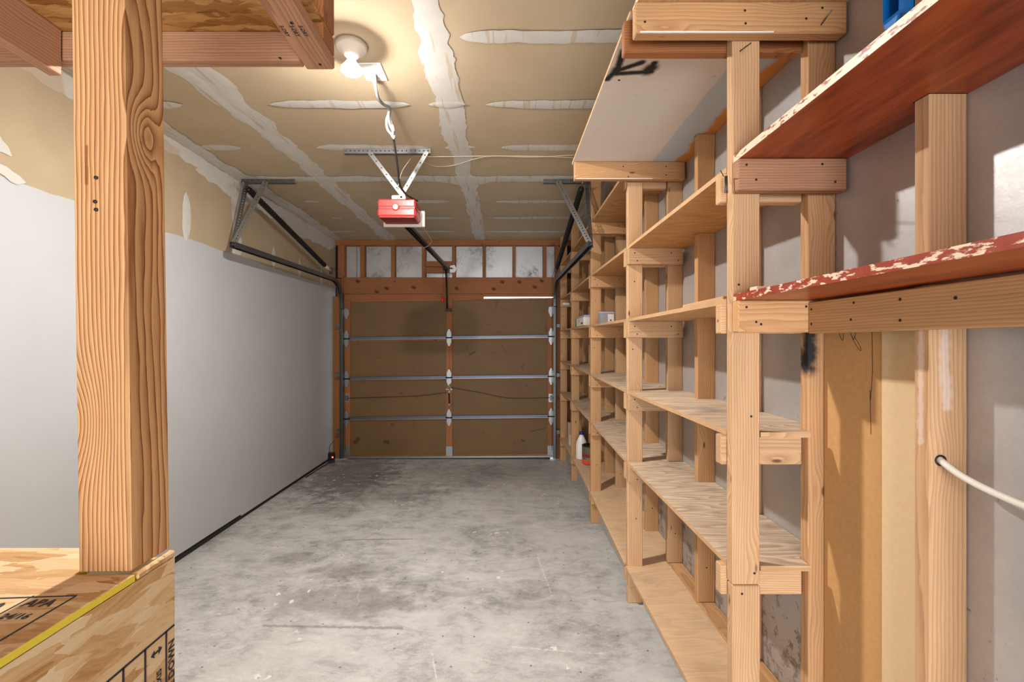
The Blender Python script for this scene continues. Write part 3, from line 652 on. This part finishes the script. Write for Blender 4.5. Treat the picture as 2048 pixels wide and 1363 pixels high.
for dx in (-0.095, 0.095):
    box('face_panel', ((OB0+OB1)/2-0.005+dx-0.055, OY-0.001, OZ+0.014), ((OB0+OB1)/2-0.005+dx+0.02 if dx > 0 else (OB0+OB1)/2-0.005+dx+0.055, OY+0.004, OZ+0.050), 'opener_badge', op, 0.001) if False else None
# mounting bracket and straps
perforated('ceiling_angle', (-1.15, 3.215, ZC-0.02), (-0.525, 3.215, ZC-0.02), 0.036, (0, -1, 0), 'galvanised', op, 0.03)
perforated('strap', (-0.965, 3.20, ZC-0.03), (-0.715, 3.22, OZ+0.155), 0.03, (0, -1, 0), 'galvanised', op, 0, 0.055, 0.009)
perforated('strap', (-0.545, 3.20, ZC-0.03), (-0.745, 3.235, OZ+0.165), 0.03, (0, -1, 0), 'galvanised', op, 0, 0.055, 0.009)
box('mount_bracket', (-0.80, 3.19, OZ+0.124), (-0.70, 3.27, OZ+0.165), 'opener_pan', op, 0.006)
tube('strap_bolt', [(-0.73, 3.19, OZ+0.15), (-0.73, 3.25, OZ+0.15)], 0.008, 'galvanised_dull', op)
RZ0 = 2.455; RZ1 = 2.555
bm = bmesh.new()
ra = Vector((XO, OY+0.22, RZ0)); rb = Vector((XO, YF-0.06, RZ1)); dd = rb-ra
sweep('rail', [ra, ra+dd*0.5, rb], [(0.016, -0.012), (0.022, -0.014), (0.022, 0.014), (-0.022, 0.014), (-0.022, -0.014), (-0.016, -0.012)], 'rail_steel', op)
tube('drive_chain', [ra+Vector((0.012, 0, -0.02)), rb+Vector((0.012, 0, -0.02))], 0.006, 'black_steel', op)
tube('drive_chain', [ra+Vector((-0.012, 0, -0.02)), rb+Vector((-0.012, 0, -0.02))], 0.006, 'black_steel', op)
tq = ra+dd*0.95
box('trolley', (tq.x-0.035, tq.y-0.07, tq.z-0.045), (tq.x+0.035, tq.y+0.05, tq.z-0.012), 'black_steel', op, 0.004)
plate('header_bracket', [(XO+0.03, YF-0.004, RZ1-0.06), (XO+0.10, YF-0.004, RZ1-0.05), (XO+0.125, YF-0.004, RZ1), (XO+0.09, YF-0.004, RZ1+0.05), (XO+0.03, YF-0.004, RZ1+0.035)], 0.004, 'white_plastic', op)
tube('rail_pin', [rb+Vector((-0.02, 0, 0)), (XO+0.07, YF-0.01, RZ1)], 0.009, 'galvanised_dull', op)
arm_a = tq+Vector((0, 0.0, -0.04)); arm_b = Vector((DXM-0.02, YD-0.05, 1.99))
tube('door_arm', [arm_a, arm_a.lerp(arm_b, 0.5)+Vector((0.0, 0.02, 0)), arm_b], 0.012, 'black_steel', op, 6)
box('arm_foot', (DXM-0.045, YD-0.062, 1.965), (DXM+0.035, YD-0.004, 2.0), 'black_steel', op, 0.003)
tube('release_cord', [tq+Vector((-0.03, -0.03, -0.04)), at(885, 570, 5.7), at(885, 596, 5.7)], 0.003, 'red_reflector', op, 5)
lathe('release_handle', [(0.008, -0.06), (0.017, -0.052), (0.017, -0.012), (0.006, 0)], 'red_reflector', op, at(885, 594, 5.7), 10)
tube('antenna_wire', [(OB1-0.02, 3.37, OZ+0.02), at(862, 478, 3.9), at(858, 490, 4.2), at(846, 496, 4.2)], 0.0022, 'bell_wire', op, 5, 6)

# ------------------------------------------------------------------ LAMP, OUTLET, CORDS
LX, LY = (703-VX)/F*2.107, 2.107
lf = empty('ceiling_lamp', (LX, LY, ZC), 'bare reflector bulb in a white porcelain ceiling socket, switched on', 'lamp')
lathe('socket_base', [(0.073, 0.0), (0.073, -0.012), (0.066, -0.02), (0.044, -0.026), (0.034, -0.05), (0.026, -0.055)], 'porcelain', lf, (LX, LY, ZC-0.0005), 32)
tl = Matrix.Rotation(0.0, 3, 'X')
bprof = [(0.0185, -0.045), (0.0185, -0.07), (0.022, -0.078), (0.030, -0.090), (0.042, -0.105), (0.0475, -0.116), (0.0470, -0.1235)]
lathe('bulb', bprof, 'bulb_neck', lf, (LX, LY, ZC), 28)
lathe('bulb_lens', [(0.0468, -0.1238), (0.040, -0.132), (0.026, -0.139), (0.004, -0.142)], 'bulb_lens', lf, (LX, LY, ZC), 28)
ox, oy = -0.675, 2.31
outl = empty('ceiling_outlet', (ox, oy, ZC), 'white duplex outlet plate on the ceiling beside the lamp', 'outlet')
box('cover_plate', (ox-0.055, oy-0.075, ZC-0.007), (ox+0.06, oy+0.075, ZC-0.0003), 'white_plastic', outl, 0.003)
for dy in (-0.022, 0.022): box('receptacle', (ox-0.017, oy+dy-0.015, ZC-0.010), (ox+0.017, oy+dy+0.015, ZC-0.0065), 'box_white', outl, 0.002)
pc = empty('power_cord', (ox, oy+0.02, ZC), 'grey power cord looped from the ceiling outlet down to the door opener', 'cord')
box('plug', (ox-0.014, oy+0.008, ZC-0.040), (ox+0.014, oy+0.036, ZC-0.0105), 'grey_cord', pc, 0.004)
hk = at(779, 212, 2.62)
tube('cord', [(ox+0.002, oy+0.022, ZC-0.038), at(752, 178, 2.36), at(757, 197, 2.44), at(766, 208, 2.52), at(776, 213, 2.58), hk+Vector((0, 0, -0.012))], 0.0085, 'grey_cord', pc, 8, 8)
lp = [hk+Vector((0, 0, 0)), at(777, 228, 2.63), at(773, 240, 2.65), at(775, 258, 2.66), at(784, 270, 2.67), at(788, 276, 2.68), at(786, 258, 2.68), at(780, 238, 2.66), at(780, 220, 2.64)]
tube('cord_loop', lp, 0.0085, 'grey_cord', pc, 8, 8)
tube('cord_loop', [at(781, 216, 2.63), at(777, 234, 2.64), at(781, 252, 2.66), at(786, 262, 2.66), at(784, 274, 2.68)], 0.0085, 'grey_cord', pc, 8, 8)
tube('connector', [at(783, 250, 2.65), at(787, 263, 2.66)], 0.013, 'grey_cord', pc, 8)
tube('black_lead', [at(785, 270, 2.68), at(790, 295, 2.74), at(796, 340, 2.88), at(800, 370, 3.0), at(812, 388, 3.1), at(824, 396, 3.19), at(835, 402, 3.28)], 0.007, 'black_cord', pc, 8, 8)
tube('staple', [hk+Vector((-0.012, 0, 0.012)), hk+Vector((0.012, 0, 0.012))], 0.005, 'galvanised_dull', pc, 6)
bw = empty('bell_wire', at(826, 313, 3.31), 'thin pale low voltage wire stapled across the ceiling', 'wire')
zc3 = ZC-0.004
def cw(x, y): Y = F*(zc3-H)/(VY-y); return Vector(((x-VX)/F*Y, Y, zc3))
tube('wire', [at(795, 378, 3.2), at(803, 345, 3.25), at(818, 322, 3.28), cw(828, 312), cw(870, 313), cw(960, 312), cw(1040, 312), cw(1100, 313), cw(1150, 316)], 0.0028, 'bell_wire', bw, 5, 8)
tube('wire', [cw(846, 322), cw(870, 332), cw(905, 331), cw(945, 319), cw(985, 312), cw(1060, 314), cw(1150, 310)], 0.0028, 'bell_wire', bw, 5, 8)

# ------------------------------------------------------------------ SHELVING RACK ON THE RIGHT
PY = [1.42, 2.63, 3.80, 4.98, 5.83]; PX = [0.732, 0.737, 0.750, 0.766, 0.752]; PD = 0.0885
rack = empty('shelving_rack', (0.75, 1.45, 0), 'long built-in shelving of wooden posts, cleats and plywood along the right wall', 'shelving')
lumber('post', (PX[0], PY[0], 0.762), (PX[0]+PD, PY[0]+0.038, 2.593), 'fir', rack, screws=[(PX[0]+0.06, 1.30), (PX[0]+0.02, 1.72), (PX[0]+0.07, 0.80)])
lumber('post', (PX[0]+0.001, PY[0]-0.001, 0.001), (PX[0]+PD+0.001, PY[0]+0.037, 0.760), 'fir', rack, screws=[(PX[0]+0.03, 0.735)])
for k in range(1, 5):
    top = 2.488 if k == 1 else ZC-0.002
    lumber('post', (PX[k], PY[k], 0.001), (PX[k]+PD, PY[k]+0.038, top), 'fir' if k < 2 else 'fir_warm', rack, screws=[(PX[k]+0.05, 0.5), (PX[k]+0.03, 1.5), (PX[k]+0.04, 1.9)])
LV = {'A': [2.092, 2.092, 2.108, 2.108, 2.112], 'B': [1.662, 1.664, 1.680, 1.695, 1.702], 'C': [1.232, 1.238, 1.262, 1.285, 1.298], 'D': [0.806, 0.818, 0.853, 0.888, 0.89], 'E': [0.195, 0.203, 0.262, 0.284, 0.29], 'T': [None, 2.56, 2.56, 2.56, 2.555]}
TH = 0.017
def shelf_poly(xf0, xf1, y0, y1, xpb, first_post=True, xw=XW-0.002):
    """plan of a shelf board between two posts, cut round the near post and every stud"""
    p = []; st = [s for s in STUDS if y0-0.04 < s < y1]
    near = [s for s in st if s-0.003 <= y0+0.03]; rest = [s for s in st if s-0.003 > y0+0.03]
    if first_post: p += [(xpb+0.002, y0)]
    if near: e = near[0]+0.041; p += [(XS-0.003, y0), (XS-0.003, e), (xw, e)]
    else: p += [(xw, y0)]
    for s in rest:
        if s+0.041 < y1: p += [(xw, s-0.003), (XS-0.003, s-0.003), (XS-0.003, s+0.041), (xw, s+0.041)]
        else: p += [(xw, s-0.003), (XS-0.003, s-0.003), (XS-0.003, y1)]; break
    else: p += [(xw, y1)]
    p += [(xf1, y1)]
    if first_post: p += [(xf0, y0+0.040), (xpb+0.002, y0+0.040)]
    else: p += [(xf0, y0)]
    return p
for lv, zz_ in LV.items():
    for i in range(4):
        if zz_[i] is None: continue
        y0, y1 = PY[i], PY[i+1]-0.001
        m = {'A': 'ply_orange', 'B': 'ply_warm', 'C': 'ply_weathered', 'D': 'ply_weathered', 'E': 'ply_base', 'T': 'ply_orange'}[lv]
        fo = -0.012 if lv == 'E' else 0
        prism('shelf_board', shelf_poly(PX[i]+fo, PX[i+1]+fo, y0, y1, PX[i]+PD), zz_[i], zz_[i]+TH, [m, 'pale_edge' if 'pale_edge' in MAT else 'fir'], rack, (y0, y1, zz_[i+1]-zz_[i]), (0.9, (y0+y1)/2, zz_[i]), side=1)
    for i in range(5):
        if zz_[i] is None: continue
        z = zz_[i]-0.0005; hc = 0.096 if lv != 'E' else min(0.085, z-0.06)
        def sc(x0, x1): return [(x0+0.03, z-0.03), (x0+0.045, z-0.075), (x1-0.07, z-0.03), (x1-0.03, z-0.075)] if hc > 0.09 else [(x0+0.04, z-0.04)]
        xe = 1.05 if lv != 'E' else 0.812
        if i > 0 and not (lv == 'T' and i == 1):
            lumber('cleat', (PX[i]-0.006, PY[i]-0.0385, z-hc), (xe, PY[i]-0.0005, z), 'fir' if i < 2 else 'fir_warm', rack, 0.003, sc(PX[i], xe))
        if i < 4: lumber('cleat', (PX[i]-(0.018 if i == 0 else 0.004), PY[i]+0.0385, z-hc), (xe-0.07 if lv != 'E' else xe, PY[i]+0.0765, z), 'fir', rack, 0.003)
# loose stick on the second shelf, bent nails
lumber('batten', (0.742, 1.50, LV['B'][0]+TH+0.001), (0.766, 1.84, LV['B'][0]+TH+0.013), 'fir', rack, 0.001)
tube('nail', [at(1447, 352, 1.419), at(1441, 341, 1.37)], 0.0016, 'galvanised_dull', rack, 5)
for dx in (0, 2, -2): tube('nail', [at(1452+dx, 352, 1.417), at(1452+dx*1.5, 386, 1.412)], 0.0018, 'galvanised_dull', rack, 5)
tube('nail', [at(1480, 102, 1.419), at(1502, 86, 1.36)], 0.0022, 'galvanised_dull', rack, 6)

# overhead shelf
oh = empty('overhead_shelf', (0.74, 1.5, 2.49), 'overhead plywood shelf, white-painted underside with black spray mark, on long cleats', 'shelf')
zo = 2.594
prism('shelf_board', shelf_poly(0.41, 0.41, 1.44, 2.645, 0, False), zo, zo+0.014, ['overhead_painted', 'fir'], oh, org=(0.7, 2.0, zo), side=1)
prism('shelf_board', shelf_poly(0.418, 0.418, -0.4, 1.437, 0, False), zo, zo+0.018, ['ply_warm', 'red_chipped_top'], oh, org=(0.7, 0.6, zo), side=1)
lumber('cleat', (0.412, 1.380, zo-0.099), (1.068, 1.4185, zo-0.001), 'fir_warm', oh, screws=[(0.44, zo-0.065), (0.75, zo-0.03), (0.752, zo-0.07), (0.99, zo-0.022), (0.94, zo-0.055)])
lumber('cleat', (0.398, 1.459, zo-0.107), (0.983, 1.496, zo-0.001), 'fir_dark', oh)
lumber('cleat', (0.416, 2.590, zo-0.104), (1.060, 2.628, zo-0.001), 'fir_warm', oh, screws=[(0.70, zo-0.03), (0.73, zo-0.09), (0.95, zo-0.03), (0.95, zo-0.08)])
lumber('paint_drip', (0.425, 1.3785, zo-0.0985), (0.84, 1.382, zo-0.094), 'white_paint', oh, 0.0005)
lumber('paint_drip', (0.425, 2.5885, zo-0.103), (0.87, 2.592, zo-0.099), 'white_paint', oh, 0.0005)
tube('nail', [at(1642, 50, 1.379), at(1664, 20, 1.345)], 0.0022, 'galvanised_dull', oh, 6)

# red shelves
def red_shelf(z, label, top):
    r = empty('red_shelf', (0.9, 1.0, z), label, 'shelf', 'red painted shelves at the near end')
    poly = shelf_poly(0.728, 0.735, -0.35, 1.4185, 0, False)
    prism('shelf_board', poly, z, z+0.022, ['red_stain', 'red_chipped_top' if top else 'red_chipped_low'], r, org=(0.9, 0.9, z), side=1)
    x1 = 1.068 if top else 0.9835
    lumber('cleat', (0.730, 1.380, z-0.10), (x1, 1.4185, z-0.001), 'fir_pink' if top else 'fir_warm', r,
           screws=[(0.755, z-0.022), (0.785, z-0.068), (0.99 if top else 0.94, z-0.02), (1.03 if top else 0.80, z-0.075)])
    if not top:
        lumber('ledger', (0.9465, -0.35, z-0.104), (0.984, 1.379, z-0.008), 'fir_warm', r, 0.002, [(1.365, z-0.03), (1.365, z-0.075), (1.06, z-0.03), (1.06, z-0.08), (0.93, z-0.04), (1.2, z-0.025), (1.21, z-0.07)], '-x')
    return r
red_shelf(2.108, 'red painted shelf with whitish chipped edge, the higher of the two by the camera', True)
red_shelf(1.667, 'red painted shelf with flaking red front edge, the lower one above a ledger board', False)
o = box('wood_block', (0.86, 1.37, 1.690), (0.95, 1.415, 1.712), 'orange_block', bev=0.002); tag(o, 'small orange-red wood offcut lying on the lower red shelf', 'wood block')
o = box('wood_block', (0.775, 1.36, 1.690), (0.81, 1.40, 1.708), 'pale_block', bev=0.002); tag(o, 'small pale wood offcut on the lower red shelf beside the tall post', 'wood block')
# electrical box and cable
eb = empty('electrical_box', (0.975, 1.07, 2.30), 'blue plastic electrical box nailed to the stud above the higher red shelf', 'electrical box')
bx0, bx1, by0, by1, bz0, bz1 = 0.955, 1.03, 1.068, 1.125, 2.33, 2.43
bm = bmesh.new(); bbox(bm, (bx0, by0, bz0), (bx1, by1, bz1), 0.006); f = min(bm.faces, key=lambda q: q.calc_center_median().x)
bmesh.ops.inset_region(bm, faces=[f], thickness=0.003); bmesh.ops.translate(bm, verts=f.verts, vec=(0.06, 0, 0))
o = put('box_body', fin(bm, 'box_body'), 'blue_plastic', eb); o.location = -Vector(eb.location)
for zt_, s in ((bz0, -1), (bz1, 1)):
    plate('mounting_ear', [(bx0+0.003, by0+0.012, zt_), (bx0+0.003, by1-0.006, zt_), (bx0+0.003, by1-0.008, zt_+s*0.012), (bx0+0.003, (by0+by1)/2, zt_+s*0.02), (bx0+0.003, by0+0.016, zt_+s*0.012)], 0.006, 'blue_plastic', eb, (-1, 0, 0))
cb = empty('electrical_cable', (1.01, 1.02, 1.26), 'white sheathed cable coming through a hole in the stud by the bare foil wall', 'cable')
tube('sheath', [(1.012, 1.05, 1.275), (1.008, 1.024, 1.262), (1.010, 0.98, 1.24), (1.018, 0.92, 1.222), (1.022, 0.84, 1.212), (1.02, 0.70, 1.215), (1.02, 0.665, 1.22)], 0.0075, 'cable_sheath', cb, 10, 8)
lathe('stud_hole', [(0.013, 0), (0.013, 0.002), (0.004, 0.0022)], 'screw_dark', cb, (1.010, 1.0278, 1.262), 18, rot=(math.pi/2, 0, 0))

# ------------------------------------------------------------------ THINGS ON THE SHELVES
cx, cy, cz = 0.905, 4.62, 0.284+TH-0.003
pcn = empty('paint_can', (cx, cy, cz), 'open paint can with red and olive label on the bottom shelf', 'paint can')
R = 0.083
lathe('can_body', [(R-0.002, 0), (R, 0.004), (R, 0.045), (R, 0.07), (R, 0.105), (R, 0.172), (R-0.001, 0.176), (R+0.003, 0.181), (R+0.003, 0.187), (R-0.006, 0.19), (R-0.012, 0.182), (0.01, 0.181)],
      ['can_steel', 'can_maroon', 'can_orange', 'can_olive', 'black_steel'], pcn, (cx, cy, cz), 28, [0, 2, 0, 1, 3, 3, 4, 4, 4, 4, 4])
tube('handle', [(cx-R-0.002, cy-0.01, cz+0.13), (cx-0.06, cy-R-0.01, cz+0.075), (cx, cy-R-0.022, cz+0.06), (cx+0.06, cy-R-0.01, cz+0.085), (cx+R+0.002, cy-0.01, cz+0.13)], 0.003, 'can_steel', pcn, 6, 8)
bxx, byy = 0.845, 4.79
bt = empty('bleach_bottle', (bxx, byy, cz), 'white plastic jug with a blue cap behind the paint can', 'bottle')
lathe('bottle_body', [(0.055, 0), (0.06, 0.01), (0.06, 0.15), (0.052, 0.19), (0.03, 0.235), (0.022, 0.25), (0.021, 0.262)], 'white_plastic', bt, (bxx, byy, cz+0.002), 24)
lathe('cap', [(0.026, 0.262), (0.026, 0.285), (0.022, 0.29)], 'blue_cap', bt, (bxx, byy, cz+0.002), 18)
bb = LV['B']; zb = lambda y: bb[2]+(bb[3]-bb[2])*(y-PY[2])/(PY[3]-PY[2])
def carton(name, lo, hi, panels, label, cat='box', grp=None):
    e = empty(name, ((lo[0]+hi[0])/2, (lo[1]+hi[1])/2, lo[2]), label, cat, grp)
    box('carton_body', lo, hi, panels[0], e, 0.002)
    for (fy0, fy1, fz0, fz1, m) in panels[1]:
        box('printed_panel', (lo[0]-0.0012, lo[1]+(hi[1]-lo[1])*fy0, lo[2]+(hi[2]-lo[2])*fz0), (lo[0]-0.0002, lo[1]+(hi[1]-lo[1])*fy1, lo[2]+(hi[2]-lo[2])*fz1), m, e, 0)
    return e
carton('carton', (0.775, 4.28, zb(4.6)+TH+0.005), (0.86, 4.84, zb(4.6)+TH+0.085), ('box_white', [(0.72, 0.94, 0.03, 0.97, 'box_green'), (0.1, 0.25, 0.2, 0.4, 'black_cord'), (0.42, 0.5, 0.5, 0.8, 'can_orange')]), 'long white carton with a green end on the middle shelf')
box_top = zb(4.6)+TH+0.0855
o = box('folded_flap', (0.785, 4.30, box_top), (0.88, 4.80, box_top+0.022), 'box_lilac', bev=0.002); tag(o, 'flat white and lilac packet lying on the long white carton', 'packet')
e = empty('carton', (0.88, 3.74, zb(3.8)+TH), 'small lilac-grey carton with white label standing behind a post on the middle shelf', 'box')
zq = LV['B'][1]+(LV['B'][2]-LV['B'][1])*0.9+TH+0.004
e.location.z = zq
box('carton_body', (0.80, 3.66, zq), (0.915, 3.74, zq+0.082), 'box_grey', e, 0.002)
box('carton_lid', (0.798, 3.658, zq+0.083), (0.917, 3.742, zq+0.098), 'box_lilac', e, 0.002)
box('label_panel', (0.862, 3.6585, zq+0.006), (0.912, 3.6597, zq+0.078), 'box_white', e, 0)
box('label_print', (0.880, 3.6578, zq+0.022), (0.892, 3.6584, zq+0.034), 'black_cord', e, 0)
o = box('plastic_strip', (0.775, 5.775, 2.04), (0.865, 5.789, 2.068), 'white_plastic', bev=0.008); tag(o, 'small white plastic strip fixed to the far shelf cleat near the door', 'plastic strip')
e = empty('cardboard_carton', (0.86, 5.42, 0.31), 'plain beige carton on the bottom shelf near the garage door', 'box')
zk = 0.284+TH+0.004
box('carton_body', (0.80, 5.36, zk), (0.95, 5.52, zk+0.26), 'opener_pan', e, 0.003)
box('carton_flap', (0.80, 5.352, zk+0.14), (0.95, 5.359, zk+0.258), 'cardboard', e, 0.001)

# door sensor in the left corner
sx_, sy_ = -2.19, 5.70
se = empty('safety_sensor', (sx_, sy_, 0.0), 'black door safety sensor with a red light in the left floor corner', 'sensor')
box('bracket', (sx_-0.06, sy_+0.02, 0.001), (sx_+0.02, sy_+0.05, 0.14), 'galvanised_dull', se, 0.003)
box('sensor_body', (sx_-0.04, sy_-0.045, 0.055), (sx_+0.04, sy_+0.02, 0.14), 'black_steel', se, 0.01)
lathe('sensor_light', [(0.011, 0), (0.009, 0.006), (0.003, 0.009)], 'led_red', se, (sx_+0.024, sy_-0.045, 0.095), 12, rot=(math.pi/2, 0, 0))
tube('sensor_wire', [(sx_-0.03, sy_-0.01, 0.13), (sx_-0.05, sy_+0.06, 0.22), (sx_-0.01, sy_+0.12, 0.27)], 0.004, 'black_cord', se, 6, 6)
tube('sensor_wire', [(sx_, sy_-0.04, 0.06), (sx_-0.03, sy_-0.10, 0.02), (sx_-0.06, sy_-0.2, 0.008), (sx_-0.07, sy_-0.6, 0.008)], 0.006, 'black_cord', se, 6, 6)

# ------------------------------------------------------------------ LOFT ABOVE LEFT
lt = empty('storage_loft', (-1.3, 1.38, 2.40), 'overhead storage loft of OSB sheet on two-by-four joists above the left post', 'loft')
ZL = 2.40
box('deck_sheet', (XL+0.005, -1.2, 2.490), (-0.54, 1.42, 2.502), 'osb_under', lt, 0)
lumber('rim_joist', (XL+0.005, 1.363, ZL), (-0.624, 1.401, 2.489), 'fir_pink', lt)
lumber('edge_plank', (-0.622, -1.2, ZL), (-0.534, 1.413, ZL+0.038), 'fir_pink', lt, 0.004)
lumber('guard_post', (-0.571, 1.322, ZL+0.039), (-0.534, 1.411, ZC-0.002), 'fir_dark', lt) if False else lumber('guard_post', (-0.571, 1.322, ZL+0.039), (-0.5345, 1.411, 2.489), 'fir_dark', lt)
lumber('guard_post', (-0.571, 1.322, 2.503), (-0.5345, 1.411, ZC-0.002), 'fir_dark', lt)
lumber('joist', (-1.385, -1.2, ZL-0.052), (-1.347, 1.36, 2.489), 'fir_pink', lt)
lumber('joist', (-2.0, -1.2, ZL), (-1.962, 1.36, 2.489), 'fir_pink', lt)
for (x, y) in ((583, 45), (560, 115), (640, 128)):
    Y = F*(ZL-H)/(VY-y); lathe('screw', [(0.0045, 0), (0.0045, 0.0015), (0.002, 0.002)], 'screw_dark', lt, ((x-VX)/F*Y, Y, ZL-0.0021), 8)
# left post
sp2 = empty('support_post', (-0.673, 0.792, 1.146), 'rough-sawn four-by-four post rising from the OSB platform to the loft', 'post')
pr = Matrix.Rotation(math.radians(-0.75), 3, 'Y')
lumber('post', (-0.7235, 0.748, 1.146), (-0.6345, 0.837, 2.486), 'post_wood', sp2, 0.003, tilt=pr)
for (x, y) in ((192, 355), (190, 403), (192, 419)):
    q = at(x, y, 0.7465); lathe('nail_hole', [(0.0032, 0), (0.003, 0.0012), (0.001, 0.0014)], 'screw_dark', sp2, q, 10, rot=(math.pi/2, 0, 0))

# ------------------------------------------------------------------ OSB PLATFORM LOWER LEFT
pf = empty('osb_platform', (-1.2, 0.3, 0), 'waist-high platform boxed in OSB with a yellow-edged top', 'platform')
ZP = 1.144
prism('deck_sheet', [(XL+0.005, -1.2), (-0.617, -1.2), (-0.617, 0.746), (-0.72, 0.746), (-0.72, 0.844), (XL+0.005, 0.844)], ZP-0.011, ZP, ['osb_pale', 'yellow_paint'], pf, org=(-0.7, 0.5, ZP-0.011), side=1)
box('side_panel', (-0.629, -1.2, 0.001), (-0.616, 0.836, ZP-0.0125), 'osb_side', pf, 0.001)
box('end_panel', (XL+0.005, 0.824, 0.001), (-0.635, 0.835, ZP-0.0125), 'osb_pale', pf, 0.001)
box('panel_edge', (-0.629, 0.750, ZP-0.012), (-0.6155, 0.838, ZP+0.0), 'osb_pale', pf, 0.003)
# printed stamps
def text(txt, size, org, right, up, parent, mat='print_ink', lift=0.0006, sx=1.0):
    cu = bpy.data.curves.new('print', 'FONT'); cu.body = txt; cu.size = size; cu.offset = size*0.028; cu.resolution_u = 2
    o = bpy.data.objects.new('print', cu); COL.objects.link(o); dg = bpy.context.evaluated_depsgraph_get(); me = bpy.data.meshes.new_from_object(o.evaluated_get(dg)); bpy.data.objects.remove(o); bpy.data.curves.remove(cu)
    r = Vector(right).normalized(); u = Vector(up).normalized(); n = r.cross(u)
    for v in me.vertices: c_ = v.co.copy(); v.co = r*c_.x*sx+u*c_.y+n*lift
    me.materials.clear()
    return put('printed_text', me, mat, parent, org)
def line(a, b, wd, n, parent):
    a = Vector(a); b = Vector(b); d = (b-a).normalized(); s = d.cross(Vector(n)).normalized()*wd/2; nn_ = Vector(n)*0.0006
    return plate('printed_line', [a-s+nn_, b-s+nn_, b+s+nn_, a+s+nn_], 0.0004, 'print_ink', parent, n)
XP = -0.616
def sp_(x, y): Y = XP*F/(x-VX); return Vector((XP, Y, H+(VY-y)/F*Y))
def dk_(x, y): Y = F*(ZP-H)/(VY-y); return Vector(((x-VX)/F*Y, Y, ZP))
PN = (1, 0, 0)
zt0 = sp_(349, 1248).z
yv = [sp_(332, 1290).y, sp_(290, 1330).y, sp_(246, 1345).y]
line((XP, 0.834, zt0), (XP, 0.45, zt0), 0.004, PN, pf)
for y in yv: line((XP, y, zt0), (XP, y, zt0-0.32), 0.004, PN, pf)
U_, R_ = (0, -1, 0), (0, 0, 1)
ylow = lambda a: a
text('THIS SIDE DOWN', 0.021, (XP, yv[0]+0.0195, zt0-0.19), R_, U_, pf)
text('STRENGTH AXIS', 0.016, (XP, yv[0]-0.012, zt0-0.175), R_, U_, pf)
text('THIS DIRECTION', 0.016, (XP, yv[1]+0.020, zt0-0.19), R_, U_, pf)
text('SIZED FOR', 0.020, (XP, yv[1]-0.018, zt0-0.165), R_, U_, pf)
text('SPACING', 0.020, (XP, yv[1]-0.042, zt0-0.15), R_, U_, pf)
ya, yb_, za = yv[1]+0.012, yv[0]-0.010, zt0-0.022
line((XP, ya+0.008, za), (XP, yb_-0.008, za), 0.004, PN, pf)
for y0, s in ((ya, 1), (yb_, -1)): plate('printed_arrow', [(XP+0.0006, y0, za), (XP+0.0006, y0+s*0.008, za+0.007), (XP+0.0006, y0+s*0.008, za-0.007)], 0.0004, 'print_ink', pf, PN)
UP = (0, 0, 1)
a = dk_(0, 1198); b = dk_(200, 1191); line((-0.90, a.y-0.006, ZP), (-0.655, b.y, ZP), 0.003, UP, pf)
line((-0.655, b.y, ZP), (-0.655, 0.50, ZP), 0.003, UP, pf); line((-0.72, b.y, ZP), (-0.72, 0.45, ZP), 0.0025, UP, pf); line((-0.785, b.y-0.003, ZP), (-0.785, 0.45, ZP), 0.0025, UP, pf); line((-0.655, 0.512, ZP), (-0.9, 0.512, ZP), 0.003, UP, pf)
text('APA', 0.026, (-0.712, 0.655, ZP), (1, 0, 0), (0, 1, 0), pf, sx=0.9); text('24/16', 0.018, (-0.712, 0.625, ZP), (1, 0, 0), (0, 1, 0), pf)
text('200', 0.034, (-0.778, 0.640, ZP), (1, 0, 0), (0, 1, 0), pf, sx=0.8); text('11', 0.030, (-0.70, 0.56, ZP), (1, 0, 0), (0, 1, 0), pf)
text('A', 0.04, (-0.83, 0.64, ZP), (1, 0, 0), (0, 1, 0), pf)
# grade stamps on the loft plank's underside
for dx in (0.0, 0.028, 0.052):
    text('S-DRY', 0.016, (-0.612+dx, 1.215, ZL-0.0002), (0, 1, 0), (1, 0, 0), lt, 'print_ink', 0.0004)
